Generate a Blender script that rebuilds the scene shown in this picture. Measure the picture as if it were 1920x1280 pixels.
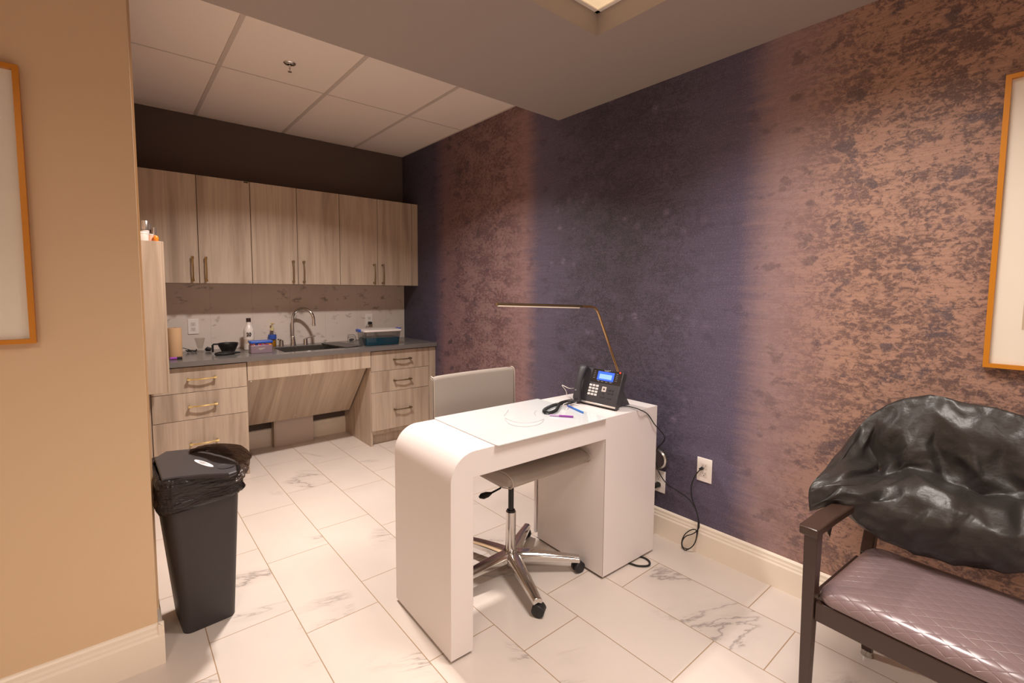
import bpy, bmesh, math, random
from mathutils import Vector, Matrix, noise
S = bpy.context.scene
for o in list(bpy.data.objects): bpy.data.objects.remove(o)
PI = math.pi
# ---------------------------------------------------------------- camera
CAM = Vector((-2.3336, -4.3852, 1.3656))
R_ = Vector((0.773868, -0.633327, 0.005138)); U_ = Vector((0.042823, 0.060416, 0.997254)); F_ = Vector((0.631898, 0.771523, -0.073875))
cd = bpy.data.cameras.new('camera'); cam = bpy.data.objects.new('camera', cd); S.collection.objects.link(cam)
cam.matrix_world = Matrix(((R_.x, U_.x, -F_.x, CAM.x), (R_.y, U_.y, -F_.y, CAM.y), (R_.z, U_.z, -F_.z, CAM.z), (0, 0, 0, 1)))
cd.sensor_width = 36; cd.lens = 881.146 / 1920 * 36; cd.shift_x = .01418; cd.shift_y = -.01596; cd.clip_start = .05
S.camera = cam
# ---------------------------------------------------------------- world, exposure, lights
w = bpy.data.worlds.new('world'); S.world = w; w.use_nodes = True
w.node_tree.nodes['Background'].inputs[0].default_value = (1, .9, .8, 1); w.node_tree.nodes['Background'].inputs[1].default_value = .1
S.view_settings.view_transform = 'Standard'; S.view_settings.look = 'None'; S.view_settings.gamma = 1
S.view_settings.use_curve_mapping = False; S.view_settings.exposure = 0
S.cycles.max_bounces = 14; S.cycles.diffuse_bounces = 10; S.cycles.caustics_reflective = False; S.cycles.caustics_refractive = False
S.cycles.use_denoising = True; S.cycles.transparent_max_bounces = 24
def area(name, loc, rot, sx, sy, power, col, spread=PI):
    l = bpy.data.lights.new(name, 'AREA'); l.shape = 'RECTANGLE'; l.size = sx; l.size_y = sy; l.energy = power; l.color = col; l.spread = spread
    o = bpy.data.objects.new(name, l); o.location = loc; o.rotation_euler = rot; S.collection.objects.link(o); return o
WARM = (1, .88, .79); WARMER = (1, .84, .70); NEUT = (1, .91, .85)
area('troffer_light', (-.93, -3.85, 2.488), (0, 0, 0), .5, .5, 25, NEUT, 2.3)
area('alcove_light', (-1.38, -1.79, 2.688), (0, 0, 0), .16, .12, 46, NEUT, 2.25)
area('room_light_warm', (-3.1, -4.6, 2.47), (0, 0, 0), .5, .5, 24, WARMER, 2.75)
area('room_light_rear', (-1.4, -6.0, 2.47), (0, 0, 0), .6, 1.2, 36, WARM, 2.5)
area('room_light_far', (-3.8, -6.4, 2.47), (0, 0, 0), .6, 1.2, 29, WARM, 2.5)


# ---------------------------------------------------------------- helpers
def lin(c):
    if isinstance(c, str):
        c = [int(c[i:i + 2], 16) / 255 for i in (0, 2, 4)]
    return tuple((x / 12.92 if x <= .04045 else ((x + .055) / 1.055) ** 2.4) for x in c) + (1,)
def M(name, col, rough=.5, metal=0, coat=0, emis=None, es=0, bump=None, spec=.5, **kw):
    m = bpy.data.materials.new(name); m.use_nodes = True
    nt = m.node_tree; b = nt.nodes['Principled BSDF']
    b.inputs['Base Color'].default_value = lin(col); b.inputs['Roughness'].default_value = rough
    b.inputs['Metallic'].default_value = metal; b.inputs['Coat Weight'].default_value = coat
    b.inputs['Specular IOR Level'].default_value = spec
    for k, v in kw.items(): b.inputs[k.replace('_', ' ')].default_value = v
    if emis: b.inputs['Emission Color'].default_value = lin(emis); b.inputs['Emission Strength'].default_value = es
    # every material is procedural: a faint roughness and tone variation
    N = nt.nodes; L = nt.links
    tc = N.new('ShaderNodeTexCoord'); nz = N.new('ShaderNodeTexNoise'); nz.inputs['Scale'].default_value = bump[0] if bump else 9
    nz.inputs['Detail'].default_value = 3
    L.new(tc.outputs['Object'], nz.inputs['Vector'])
    if bump:
        bp = N.new('ShaderNodeBump'); bp.inputs['Strength'].default_value = bump[1]; bp.inputs['Distance'].default_value = bump[2]
        L.new(nz.outputs['Fac'], bp.inputs['Height']); L.new(bp.outputs['Normal'], b.inputs['Normal'])
    mr = N.new('ShaderNodeMapRange'); mr.inputs[3].default_value = max(0.02, rough - .04); mr.inputs[4].default_value = rough + .04
    L.new(nz.outputs['Fac'], mr.inputs[0]); L.new(mr.outputs[0], b.inputs['Roughness'])
    return m
class NT:
    def __init__(s, m): s.m = m; s.t = m.node_tree; s.b = s.t.nodes['Principled BSDF']
    def n(s, typ, **kw):
        x = s.t.nodes.new('ShaderNode' + typ)
        for k, v in kw.items(): setattr(x, k, v)
        return x
    def link(s, a, b): s.t.links.new(a, b)
    def math(s, op, a, b=None, c=None, clamp=False):
        x = s.n('Math', operation=op); x.use_clamp = clamp
        for i, v in enumerate((a, b, c)):
            if v is None: continue
            if isinstance(v, (int, float)): x.inputs[i].default_value = v
            else: s.link(v, x.inputs[i])
        return x.outputs[0]
    def mix(s, f, a, b, bt='MIX'):
        x = s.n('Mix', data_type='RGBA', blend_type=bt)
        for i, v in ((0, f), (6, a), (7, b)):
            if isinstance(v, (int, float)): x.inputs[i].default_value = v
            elif isinstance(v, (str, tuple)): x.inputs[i].default_value = lin(v)
            else: s.link(v, x.inputs[i])
        return x.outputs[2]
    def noise(s, vec, scale, detail=4, rough=.55, dist=0):
        x = s.n('TexNoise'); x.inputs['Scale'].default_value = scale; x.inputs['Detail'].default_value = detail
        x.inputs['Roughness'].default_value = rough; x.inputs['Distortion'].default_value = dist
        s.link(vec, x.inputs['Vector']); return x.outputs['Fac']
    def ramp(s, f, stops, interp='LINEAR'):
        x = s.n('ValToRGB'); cr = x.color_ramp; cr.interpolation = interp
        while len(cr.elements) > 1: cr.elements.remove(cr.elements[-1])
        for i, (p, c) in enumerate(stops):
            e = cr.elements[0] if i == 0 else cr.elements.new(p)
            e.position = p; e.color = lin(c) if isinstance(c, (str, tuple)) else (c, c, c, 1)
        s.link(f, x.inputs[0]); return x.outputs[0]
    def rng(s, f, a, b, c=0, d=1):
        x = s.n('MapRange'); x.clamp = True
        for i, v in enumerate((a, b, c, d)): x.inputs[i + 1].default_value = v
        s.link(f, x.inputs[0]); return x.outputs[0]
    def vscale(s, vec, sc):
        x = s.n('VectorMath', operation='MULTIPLY'); s.link(vec, x.inputs[0]); x.inputs[1].default_value = sc; return x.outputs[0]
    def vadd(s, a, b):
        x = s.n('VectorMath', operation='ADD'); s.link(a, x.inputs[0]); s.link(b, x.inputs[1]); return x.outputs[0]
    def comb(s, *v):
        x = s.n('CombineXYZ')
        for i, q in enumerate(v):
            if isinstance(q, (int, float)): x.inputs[i].default_value = q
            else: s.link(q, x.inputs[i])
        return x.outputs[0]

def tag(o, label=None, cat=None, group=None, kind=None):
    if label: o['label'] = label
    if cat: o['category'] = cat
    if group: o['group'] = group
    if kind: o['kind'] = kind
    return o
def empty(name, label, cat, loc=(0, 0, 0), rz=0, group=None):
    o = bpy.data.objects.new(name, None); S.collection.objects.link(o); o.location = loc; o.rotation_euler = (0, 0, rz)
    o.empty_display_size = .05
    return tag(o, label, cat, group)
def wm(o):
    m = Matrix.LocRotScale(o.location, o.rotation_euler, None)
    return wm(o.parent) @ m if o.parent else m
def obj(name, bm, mat, parent=None, world=True, bevel=0, seg=2, smooth=True, ang=35, subsurf=0, solid=0, label=None, loc=None):
    """bm is in world coordinates (world=True) or in the parent's frame."""
    bmesh.ops.recalc_face_normals(bm, faces=bm.faces)
    if parent and world: bm.transform(wm(parent).inverted())
    me = bpy.data.meshes.new(name)
    o = bpy.data.objects.new(name, me); S.collection.objects.link(o)
    if loc is not None:
        bm.transform(Matrix.Translation(-Vector(loc))); o.location = loc
    elif not parent:
        if bm.verts:
            c = sum((v.co for v in bm.verts), Vector()) / len(bm.verts); z = min(v.co.z for v in bm.verts)
            c = Vector((c.x, c.y, z)); bm.transform(Matrix.Translation(-c)); o.location = c
    bm.to_mesh(me); bm.free()
    if parent: o.parent = parent
    for mm in (mat if isinstance(mat, (list, tuple)) else [mat]): me.materials.append(mm)
    if smooth:
        me.polygons.foreach_set('use_smooth', [True] * len(me.polygons)); me.set_sharp_from_angle(angle=math.radians(ang))
    if solid:
        md = o.modifiers.new('solid', 'SOLIDIFY'); md.thickness = solid; md.offset = 0
    if bevel:
        md = o.modifiers.new('bevel', 'BEVEL'); md.width = bevel; md.segments = seg; md.limit_method = 'ANGLE'; md.angle_limit = math.radians(40); md.harden_normals = False
    if subsurf:
        md = o.modifiers.new('sub', 'SUBSURF'); md.levels = subsurf; md.render_levels = subsurf
    if label: o['label'] = label
    return o
def B(): return bmesh.new()
def box(bm, x0, x1, y0, y1, z0, z1, mi=0):
    v = [bm.verts.new((x, y, z)) for x in (x0, x1) for y in (y0, y1) for z in (z0, z1)]
    for f in ((0, 1, 3, 2), (4, 6, 7, 5), (0, 4, 5, 1), (2, 3, 7, 6), (0, 2, 6, 4), (1, 5, 7, 3)):
        bm.faces.new([v[i] for i in f]).material_index = mi
    return v
def boxb(x0, x1, y0, y1, z0, z1): b = B(); box(b, x0, x1, y0, y1, z0, z1); return b
def loft(bm, rings, cap=True, closed=True):
    vs = [[bm.verts.new(p) for p in r] for r in rings]; n = len(vs[0])
    for a, b in zip(vs, vs[1:]):
        for i in range(n if closed else n - 1):
            j = (i + 1) % n; bm.faces.new((a[i], a[j], b[j], b[i]))
    if cap and closed:
        bm.faces.new(vs[0][::-1]); bm.faces.new(vs[-1])
    return vs
def tube(bm, pts, r, n=8, closed=False, flat=1):
    pts = [Vector(p) for p in pts]; N = len(pts); rings = []; up = None
    for i, p in enumerate(pts):
        a = pts[i - 1] if (i > 0 or closed) else p; b = pts[(i + 1) % N] if (i < N - 1 or closed) else p
        t = (b - a).normalized()
        if up is None: up = t.orthogonal().normalized()
        up = (up - t * up.dot(t))
        up = up.normalized() if up.length > 1e-6 else t.orthogonal().normalized()
        s = t.cross(up); rr = r[i] if isinstance(r, (list, tuple)) else r
        rings.append([p + (up * math.cos(2 * PI * k / n) + s * math.sin(2 * PI * k / n) * flat) * rr for k in range(n)])
    if closed:
        rings.append(rings[0]); vs = loft(bm, rings, cap=False); bmesh.ops.remove_doubles(bm, verts=bm.verts, dist=1e-6)
    else: loft(bm, rings)
def lathe(bm, prof, c, n=24, axis='z', ang0=0):
    rings = []
    for r, z in prof:
        r = max(r, 1e-5); ring = []
        for k in range(n):
            a = 2 * PI * k / n + ang0; x, y = r * math.cos(a), r * math.sin(a)
            ring.append({'z': (c[0] + x, c[1] + y, c[2] + z), 'x': (c[0] + z, c[1] + x, c[2] + y), 'y': (c[0] + x, c[1] + z, c[2] + y)}[axis])
        rings.append(ring)
    loft(bm, rings)
def prism(bm, pts, axis, a, b):
    def P(u, v, t): return {'x': (t, u, v), 'y': (u, t, v), 'z': (u, v, t)}[axis]
    loft(bm, [[P(u, v, a) for u, v in pts], [P(u, v, b) for u, v in pts]])
def smoothpath(pts, n=6):
    pts = [Vector(p) for p in pts]; out = []
    q = [pts[0] * 2 - pts[1]] + pts + [pts[-1] * 2 - pts[-2]]
    for i in range(1, len(q) - 2):
        for k in range(n):
            t = k / n; a, b, c, d = q[i - 1], q[i], q[i + 1], q[i + 2]
            out.append(.5 * ((2 * b) + (c - a) * t + (2 * a - 5 * b + 4 * c - d) * t * t + (3 * b - a - 3 * c + d) * t ** 3))
    out.append(pts[-1]); return out
def rrect(cx, cy, w, d, r, n=5):
    p = []
    for sx, sy, a0 in ((1, 1, 0), (-1, 1, 90), (-1, -1, 180), (1, -1, 270)):
        for k in range(n + 1):
            a = math.radians(a0 + 90 * k / n); p.append((cx + sx * (w / 2 - r) + r * math.cos(a), cy + sy * (d / 2 - r) + r * math.sin(a)))
    return p
def up(u, v, ax, val):   # the point of the plane ax=val seen through photo point (u, v)
    d = F_ + R_ * ((u - 932.775) / 881.146) + U_ * ((609.363 - v) / 881.146)
    i = 'xyz'.index(ax); t = (val - CAM[i]) / d[i]; return CAM + d * t
def text(s, size, mat, M4, parent, name='lettering', extrude=.0003, align='CENTER', shear=0, bold=0):
    c = bpy.data.curves.new(name, 'FONT'); c.body = s; c.size = size; c.extrude = extrude; c.align_x = align; c.align_y = 'CENTER'; c.shear = shear; c.offset = bold
    o = bpy.data.objects.new(name, c); S.collection.objects.link(o)
    dg = bpy.context.evaluated_depsgraph_get(); me = bpy.data.meshes.new_from_object(o.evaluated_get(dg))
    bpy.data.objects.remove(o); bpy.data.curves.remove(c)
    me.transform((wm(parent).inverted() @ M4) if parent else M4); me.materials.clear(); me.materials.append(mat)
    o = bpy.data.objects.new(name, me); S.collection.objects.link(o); o.parent = parent; return o

# ---------------------------------------------------------------- materials
def wood(name, base, dark, light, horiz=False, slope=False):
    m = M(name, base, .45); k = NT(m); g = k.n('NewGeometry'); p = g.outputs['Position']
    oi = k.n('ObjectInfo'); rv = k.math('MULTIPLY', oi.outputs['Random'], 37.0)
    v = k.vadd(k.vscale(p, (9, .4, .4) if slope else ((9, 9, .55) if not horiz else (.55, 9, 9))), k.comb(rv, rv, rv))
    n1 = k.noise(v, 1.6, 5, .55, .6); n2 = k.noise(k.vscale(v, (7, 3, 2)), 1.4, 4, .6)
    c = k.ramp(n1, [(.28, dark), (.46, base), (.6, light), (.75, base)])
    c2 = k.mix(k.rng(n2, .45, .8, 0, .5), c, dark)
    k.link(c2, k.b.inputs['Base Color']); return m
m_wood = wood('grey_oak_laminate', 'af9c8a', '978472', 'bca996')
m_woodh = wood('grey_oak_laminate_cross', 'b8a592', 'a28d7a', 'c6b4a0')
m_wood_slope = wood('grey_oak_slope', 'b8a592', 'a28d7a', 'c6b4a0', slope=True)
m_gap = M('cabinet_shadow_gap', '4a3a30', .8)
m_counter = M('grey_quartz', '6b6663', .22, spec=.5)
m_brass = M('brushed_brass', 'cdb078', .28, 1)
m_brass2 = M('antique_brass', '8f7f63', .35, 1)
m_chrome = M('chrome', 'd8d4d0', .12, 1)
m_steel = M('brushed_steel', 'bcb8b4', .28, 1)
m_darkwall = M('charcoal_paint', '594d48', .85, bump=(180, .05, .001))
m_ceil = M('grey_ceiling_paint', '9b8f89', .9, bump=(200, .04, .001))
m_beige = M('beige_paint', 'd4b794', .7, bump=(220, .06, .001))
m_pale = M('pale_fill_bounce_paint', 'efe6dc', .8)  # unseen far walls made pale on purpose, to bounce extra fill light
m_trim = M('cream_trim_gloss', 'e9dccb', .35)
m_tile_c = M('acoustic_tile', 'e6dad2', .95, bump=(260, .25, .002))
m_grid = M('ceiling_grid_metal', 'c4b8b0', .6)
m_white = M('white_laminate', 'e0d8d5', .38)
m_wglass = M('white_back_glass', 'd9dcdc', .12, coat=.5)
m_plaster = M('white_plastic', 'ece4dd', .4)
m_black = M('black_plastic', '1c1a1b', .42)
m_phone = M('phone_dark_grey', '38363a', .45)
m_pblack = M('phone_gloss_black', '141318', .2)
m_binmat = M('bin_black_plastic', '322c2d', .5, bump=(500, .08, .0005))
m_taupe = M('taupe_leather', '9f948a', .42, bump=(400, .12, .0006))
m_darkwood = M('espresso_wood', '3a2922', .3, bump=(40, .05, .001))
m_rubber = M('black_rubber', '161515', .6)
m_gold = M('gold_wood_frame', 'c8801e', .35, .25)
m_mat = M('cream_mat_board', 'f4ead9', .8)

def thin_glass(name, tint=(1, 1, 1), base=.04):
    m = bpy.data.materials.new(name); m.use_nodes = True; nt = m.node_tree; nt.nodes.remove(nt.nodes['Principled BSDF'])
    out = nt.nodes['Material Output']; tr = nt.nodes.new('ShaderNodeBsdfTransparent'); gl = nt.nodes.new('ShaderNodeBsdfGlossy'); mx = nt.nodes.new('ShaderNodeMixShader'); fr = nt.nodes.new('ShaderNodeMath'); fr.operation = 'MULTIPLY_ADD'; fr.inputs[1].default_value = .55; fr.inputs[2].default_value = .04; lw = nt.nodes.new('ShaderNodeLayerWeight'); pw_ = nt.nodes.new('ShaderNodeMath'); pw_.operation = 'POWER'; pw_.inputs[1].default_value = 3; nt.links.new(lw.outputs['Facing'], pw_.inputs[0]); nt.links.new(pw_.outputs[0], fr.inputs[0]); gl.inputs['Roughness'].default_value = .03; tr.inputs[0].default_value = (*tint, 1)
    nz = nt.nodes.new('ShaderNodeTexNoise'); nz.inputs['Scale'].default_value = 5
    mr = nt.nodes.new('ShaderNodeMapRange'); mr.inputs[3].default_value = .02; mr.inputs[4].default_value = .05
    nt.links.new(nz.outputs[0], mr.inputs[0]); nt.links.new(mr.outputs[0], gl.inputs['Roughness'])
    nt.links.new(fr.outputs[0], mx.inputs[0]); nt.links.new(tr.outputs[0], mx.inputs[1]); nt.links.new(gl.outputs[0], mx.inputs[2]); nt.links.new(mx.outputs[0], out.inputs[0]); return m
m_glass = thin_glass('picture_glass')
m_clear = thin_glass('clear_plastic', (.93, .92, .9))
m_bluewater = thin_glass('blue_liquid', (.02, .42, .55))
m_amber = thin_glass('amber_liquid', (.7, .4, .05))
m_liner = None
def liner_mat(fac):
    m = M('black_bin_liner', '2a2220', .2, bump=(16, 1.0, .012)); k = NT(m); nt = k.t
    nz = [n for n in nt.nodes if n.type == 'TEX_NOISE'][0]; tc = [n for n in nt.nodes if n.type == 'TEX_COORD'][0]
    mp = k.n('Mapping'); mp.inputs['Rotation'].default_value = (0, .35, 0); mp.inputs['Scale'].default_value = (.8, .8, 4.5)
    k.link(tc.outputs['Object'], mp.inputs[0]); k.link(mp.outputs[0], nz.inputs['Vector']); nz.inputs['Distortion'].default_value = .6
    tr = k.n('BsdfTransparent'); tr.inputs[0].default_value = (.45, .36, .32, 1); mx = k.n('MixShader'); mx.inputs[0].default_value = fac
    out = nt.nodes['Material Output']; k.link(k.b.outputs[0], mx.inputs[1]); k.link(tr.outputs[0], mx.inputs[2]); k.link(mx.outputs[0], out.inputs[0]); return m
m_liner = liner_mat(.22); m_flare = liner_mat(.5); m_flare.node_tree.nodes['Principled BSDF'].inputs['Base Color'].default_value = lin('5a4d46')

def floor_mat():
    m = M('marble_floor_tiles', 'e4d6ca', .25); k = NT(m); g = k.n('NewGeometry'); sp = k.n('SeparateXYZ'); k.link(g.outputs['Position'], sp.inputs[0])
    W_, L_ = .3068, .6116
    xx = k.math('DIVIDE', k.math('ADD', sp.outputs[0], 1.7931 + 20 * W_), W_); col = k.math('FLOOR', xx); fx = k.math('FRACT', xx)
    par = k.math('MODULO', col, 2); yy = k.math('ADD', sp.outputs[1], 2.535 + 20 * L_); yy = k.math('SUBTRACT', yy, k.math('MULTIPLY', par, .182))
    yy = k.math('DIVIDE', yy, L_); row = k.math('FLOOR', yy); fy = k.math('FRACT', yy)
    def edge(f, s): return k.math('MULTIPLY', k.math('MINIMUM', f, k.math('SUBTRACT', 1, f)), s)
    d = k.math('MINIMUM', edge(fx, W_), edge(fy, L_)); grout = k.rng(d, .0012, .0022, 1, 0)
    wn = k.n('TexWhiteNoise', noise_dimensions='2D'); k.link(k.comb(col, row, 0), wn.inputs['Vector'])
    rv = k.vscale(wn.outputs['Color'], (13, 13, 13)); base = k.vadd(g.outputs['Position'], rv)
    vr = k.n('VectorRotate', rotation_type='Z_AXIS'); k.link(base, vr.inputs['Vector']); k.link(k.math('ADD', .62, k.math('MULTIPLY', k.math('SUBTRACT', wn.outputs['Value'], .5), .7)), vr.inputs['Angle'])
    base = vr.outputs[0]
    sv = k.vscale(base, (1.0, 3.4, 1)); n1 = k.noise(sv, .95, 8, .62, .35); rid = k.math('ABSOLUTE', k.math('SUBTRACT', n1, .5))
    vein = k.rng(rid, .0, .018, 1, 0); msk = k.rng(k.noise(k.vscale(base, (1.2, 1.2, 1)), 1.3, 2), .56, .66)
    vein = k.math('MULTIPLY', k.math('POWER', vein, 1.6), msk)
    soft = k.math('MULTIPLY', k.rng(rid, 0, .09, 1, 0), k.math('MULTIPLY', msk, .3))
    cl = k.rng(k.noise(base, 3, 3), .35, .75); c = k.mix(k.math('MULTIPLY', cl, .5), 'd4c8be', 'c8bcb2')
    c = k.mix(soft, c, 'b3a79f'); c = k.mix(k.math('MULTIPLY', vein, .75), c, '857b75'); c = k.mix(grout, c, '9c7f5f')
    k.link(c, k.b.inputs['Base Color'])
    r = k.math('ADD', .26, k.math('MULTIPLY', grout, .4)); k.link(r, k.b.inputs['Roughness'])
    bp = k.n('Bump'); bp.inputs['Strength'].default_value = .4; bp.inputs['Distance'].default_value = .002; k.link(k.math('SUBTRACT', 1, grout), bp.inputs['Height']); k.link(bp.outputs[0], k.b.inputs['Normal'])
    return m
m_floor = floor_mat()
def splash_mat():
    m = M('marble_backsplash', 'cfc0b5', .3); k = NT(m); g = k.n('NewGeometry'); p = g.outputs['Position']
    v = k.vscale(p, (2.2, 1, 4.5)); n1 = k.noise(v, 2.0, 6, .6, .6); rid = k.math('ABSOLUTE', k.math('SUBTRACT', n1, .5))
    msk = k.rng(k.noise(k.vscale(p, (5, 1, 7)), 1.6, 2), .56, .66); vein = k.math('MULTIPLY', k.rng(rid, 0, .05, 1, 0), msk)
    c = k.mix(k.rng(k.noise(p, 4, 3), .3, .7, 0, .6), 'ded1c7', 'd2c4b9'); c = k.mix(k.math('MULTIPLY', vein, .8), c, '7b6e66')
    sp = k.n('SeparateXYZ'); k.link(p, sp.inputs[0]); fx = k.math('FRACT', k.math('DIVIDE', k.math('ADD', sp.outputs[0], 6.0), .305))
    e = k.math('MINIMUM', fx, k.math('SUBTRACT', 1, fx)); c = k.mix(k.rng(e, .002, .005, .35, 0), c, '8b7c70')
    k.link(c, k.b.inputs['Base Color']); return m
m_splash = splash_mat()
def paper_mat():
    m = M('ombre_wallpaper', '443c50', .62); k = NT(m); g = k.n('NewGeometry'); p = g.outputs['Position']
    sp = k.n('SeparateXYZ'); k.link(p, sp.inputs[0])
    wob = k.math('MULTIPLY', k.math('SUBTRACT', k.noise(k.vscale(p, (1, 1.2, 30)), 1.0, 4), .5), .14)
    y = k.math('MULTIPLY', k.math('ADD', sp.outputs[1], wob), -1)
    f = k.math('DIVIDE', y, 7.0)
    def P(v): return v / 7.0
    base = k.ramp(f, [(P(0), '3b3647'), (P(.62), '403a52'), (P(.80), '6f5458'), (P(1.3), '7a6160'), (P(1.84), '8b6d6c'), (P(1.98), '585064'), (P(2.2), '50495d'), (P(2.7), '433c4c'), (P(3.05), '534c60'), (P(3.36), '5b5269'), (P(3.50), '93797a'), (P(3.8), 'a9836f'), (P(5.2), 'a57c66'), (P(6.9), '9e7661')])
    dark = k.ramp(f, [(P(0), '28222e'), (P(.6), '292631'), (P(.8), '4e3639'), (P(1.9), '5c4144'), (P(2.0), '423d4a'), (P(2.6), '2a2631'), (P(3.0), '37303f'), (P(3.35), '464050'), (P(3.5), '7a5f60'), (P(3.9), '553f3c'), (P(6.9), '4c3836')])
    amt = k.ramp(f, [(P(0), .6), (P(.6), .3), (P(.8), .3), (P(1.0), 1.0), (P(1.6), 1.0), (P(1.85), .25), (P(2.1), .25), (P(2.35), .85), (P(3.0), .8), (P(3.25), .25), (P(3.5), .3), (P(3.75), .85), (P(6.9), 1.0)])
    # fine crackle, broken by broad patches
    fine = k.noise(k.vscale(p, (1, 1, 1.5)), 38, 9, .78, .5); big = k.noise(k.vscale(p, (1, 1, 1.9)), 5.5, 4, .6, .5)
    mott = k.math('ADD', k.math('MULTIPLY', fine, 1.0), k.math('MULTIPLY', k.math('SUBTRACT', big, .5), .48)); mott = k.rng(mott, .455, .555)
    c = k.mix(k.math('MULTIPLY', mott, amt, clamp=True), base, dark)
    # dark blots, wider than tall
    bl = k.noise(k.vscale(p, (1, 1.0, 1.6)), 7.5, 2, .5, .3); bl2 = k.math('ADD', bl, k.math('MULTIPLY', k.math('SUBTRACT', fine, .5), .35))
    blot = k.rng(bl2, .605, .67); bcol = k.ramp(f, [(P(0), '231f2b'), (P(1.9), '3f2f38'), (P(2.1), '2c2736'), (P(3.3), '3a3446'), (P(3.6), '54464a'), (P(6.9), '453c40')])
    bam = k.ramp(f, [(P(0), .3), (P(.9), .8), (P(1.8), .3), (P(2.3), .6), (P(3.2), .3), (P(3.6), .5), (P(3.9), .85), (P(6.9), .9)])
    c = k.mix(k.math('MULTIPLY', blot, bam), c, bcol)
    # pale flowers and specks, strongest in the indigo band
    vo = k.n('TexVoronoi'); vo.inputs['Scale'].default_value = 11; k.link(p, vo.inputs['Vector'])
    fl = k.math('MULTIPLY', k.rng(vo.outputs['Distance'], .10, .30, 1, 0), k.rng(fine, .44, .56))
    fl = k.math('MULTIPLY', fl, k.rng(k.noise(p, 3, 2), .45, .6)); fam = k.ramp(f, [(P(0), .1), (P(2.0), .05), (P(2.2), .75), (P(3.1), .75), (P(3.3), .1), (P(6.9), .05)])
    c = k.mix(k.math('MULTIPLY', fl, fam), c, '857890')
    spk = k.rng(k.noise(p, 170, 3, .8), .55, .62); c = k.mix(k.math('MULTIPLY', spk, .3), c, 'b09aa0')
    # horizontal brushing
    st = k.noise(k.vscale(p, (1, 2.2, 90)), 1.6, 5, .65); c = k.mix(k.rng(st, .42, .66, 0, .34), c, dark)
    st2 = k.noise(k.vadd(k.vscale(p, (1, 3, 130)), k.comb(3, 7, 2)), 1.6, 4, .6); c = k.mix(k.rng(st2, .54, .72, 0, .28), c, base)
    k.link(c, k.b.inputs['Base Color'])
    bp = k.n('Bump'); bp.inputs['Strength'].default_value = .15; bp.inputs['Distance'].default_value = .002; k.link(fine, bp.inputs['Height']); k.link(bp.outputs[0], k.b.inputs['Normal'])
    return m
m_paper = paper_mat()
def quilt_mat():
    m = M('mauve_quilted_vinyl', '7e6a6b', .3, coat=.25); k = NT(m); tc = k.n('TexCoord'); sp = k.n('SeparateXYZ'); k.link(tc.outputs['Object'], sp.inputs[0])
    X, Y = k.math('ADD', sp.outputs[0], sp.outputs[2]), sp.outputs[1]
    def ln(a, b):
        s = k.math('ADD', k.math('MULTIPLY', X, a), k.math('MULTIPLY', Y, b)); f = k.math('FRACT', k.math('ADD', s, 50)); return k.math('ABSOLUTE', k.math('SUBTRACT', f, .5))
    a, b = 24, 19
    e = k.math('MAXIMUM', ln(a, b), ln(a, -b))
    seam = k.rng(e, .455, .5, 0, 1)
    pil = k.rng(k.math('ADD', k.math('POWER', ln(a, b), 2), k.math('POWER', ln(a, -b), 2)), 0, .5, 1, 0)
    bp = k.n('Bump'); bp.inputs['Strength'].default_value = .6; bp.inputs['Distance'].default_value = .004
    k.link(k.math('SUBTRACT', k.math('MULTIPLY', pil, .45), k.math('MULTIPLY', seam, .7)), bp.inputs['Height']); k.link(bp.outputs[0], k.b.inputs['Normal'])
    k.link(k.mix(k.math('MULTIPLY', seam, .45), '7a6667', 'b0999a'), k.b.inputs['Base Color']); return m
m_quilt = quilt_mat()
m_cape = M('black_cape_nylon', '2d2926', .42, bump=(30, .5, .006))

# ---------------------------------------------------------------- setting
HC, HS, YS = 2.706, 2.487, -2.162
LX, NY = -5.2, -8.2            # far left wall and the wall behind the camera
def struct(name, bm, mat, **kw): o = obj(name, bm, mat, smooth=False, **kw); o['kind'] = 'structure'; return o
struct('floor', boxb(LX, .1, NY, .1, -.1, 0), m_floor)
struct('wall_back', boxb(-2.345, .1, 0, .1, 0, HC + .1), m_darkwall)
struct('wall_right', boxb(0, .1, NY, 0, 0, HC + .1), m_paper)
struct('wall_alcove_left', boxb(-2.345, -2.245, -2.245, 0, 0, HC + .1), m_beige)
b = B(); box(b, LX, -2.2555, -2.345, -2.245, 0, HC)
struct('wall_left', b, m_beige, bevel=.003)
struct('wall_far_left', boxb(LX - .1, LX, NY, -2.245, 0, HC), m_pale)
struct('wall_rear', boxb(LX, .1, NY - .1, NY, 0, HC), m_pale)
# lower ceiling with a troffer recess
rx0, rx1, ry0, ry1 = -1.237, -.627, -4.204, -2.984
b = B()
for q in ((LX, 0, NY, ry0), (LX, 0, ry1, YS), (LX, rx0, ry0, ry1), (rx1, 0, ry0, ry1)): box(b, *q, HS, HS + .16)
box(b, LX, 0, YS - .02, YS, HS + .16, HC + .05)
struct('ceiling', b, m_ceil)
struct('ceiling_recess', boxb(rx0 - .02, rx1 + .02, ry0 - .02, ry1 + .02, HS + .16, HS + .2), m_ceil)
b = B(); t = .012
box(b, rx0, rx1, ry0, ry0 + t, HS - .0, HS + .13)
# alcove ceiling
b = B(); box(b, -2.345, 0, YS, 0, HC, HC + .05)
struct('ceiling_alcove', b, m_tile_c)
b = B()
for gx in (-1.778, -1.1397, -.503):
    box(b, gx - .012, gx + .012, YS, 0, HC - .004, HC)
for gy in (-1.0455,): box(b, -2.245, 0, gy - .005, gy + .005, HC - .002, HC - .0002)
box(b, -2.245, 0, -.012, 0, HC - .004, HC); box(b, -.012, 0, YS, 0, HC - .004, HC)
struct('trim_1', b, m_grid)
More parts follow.
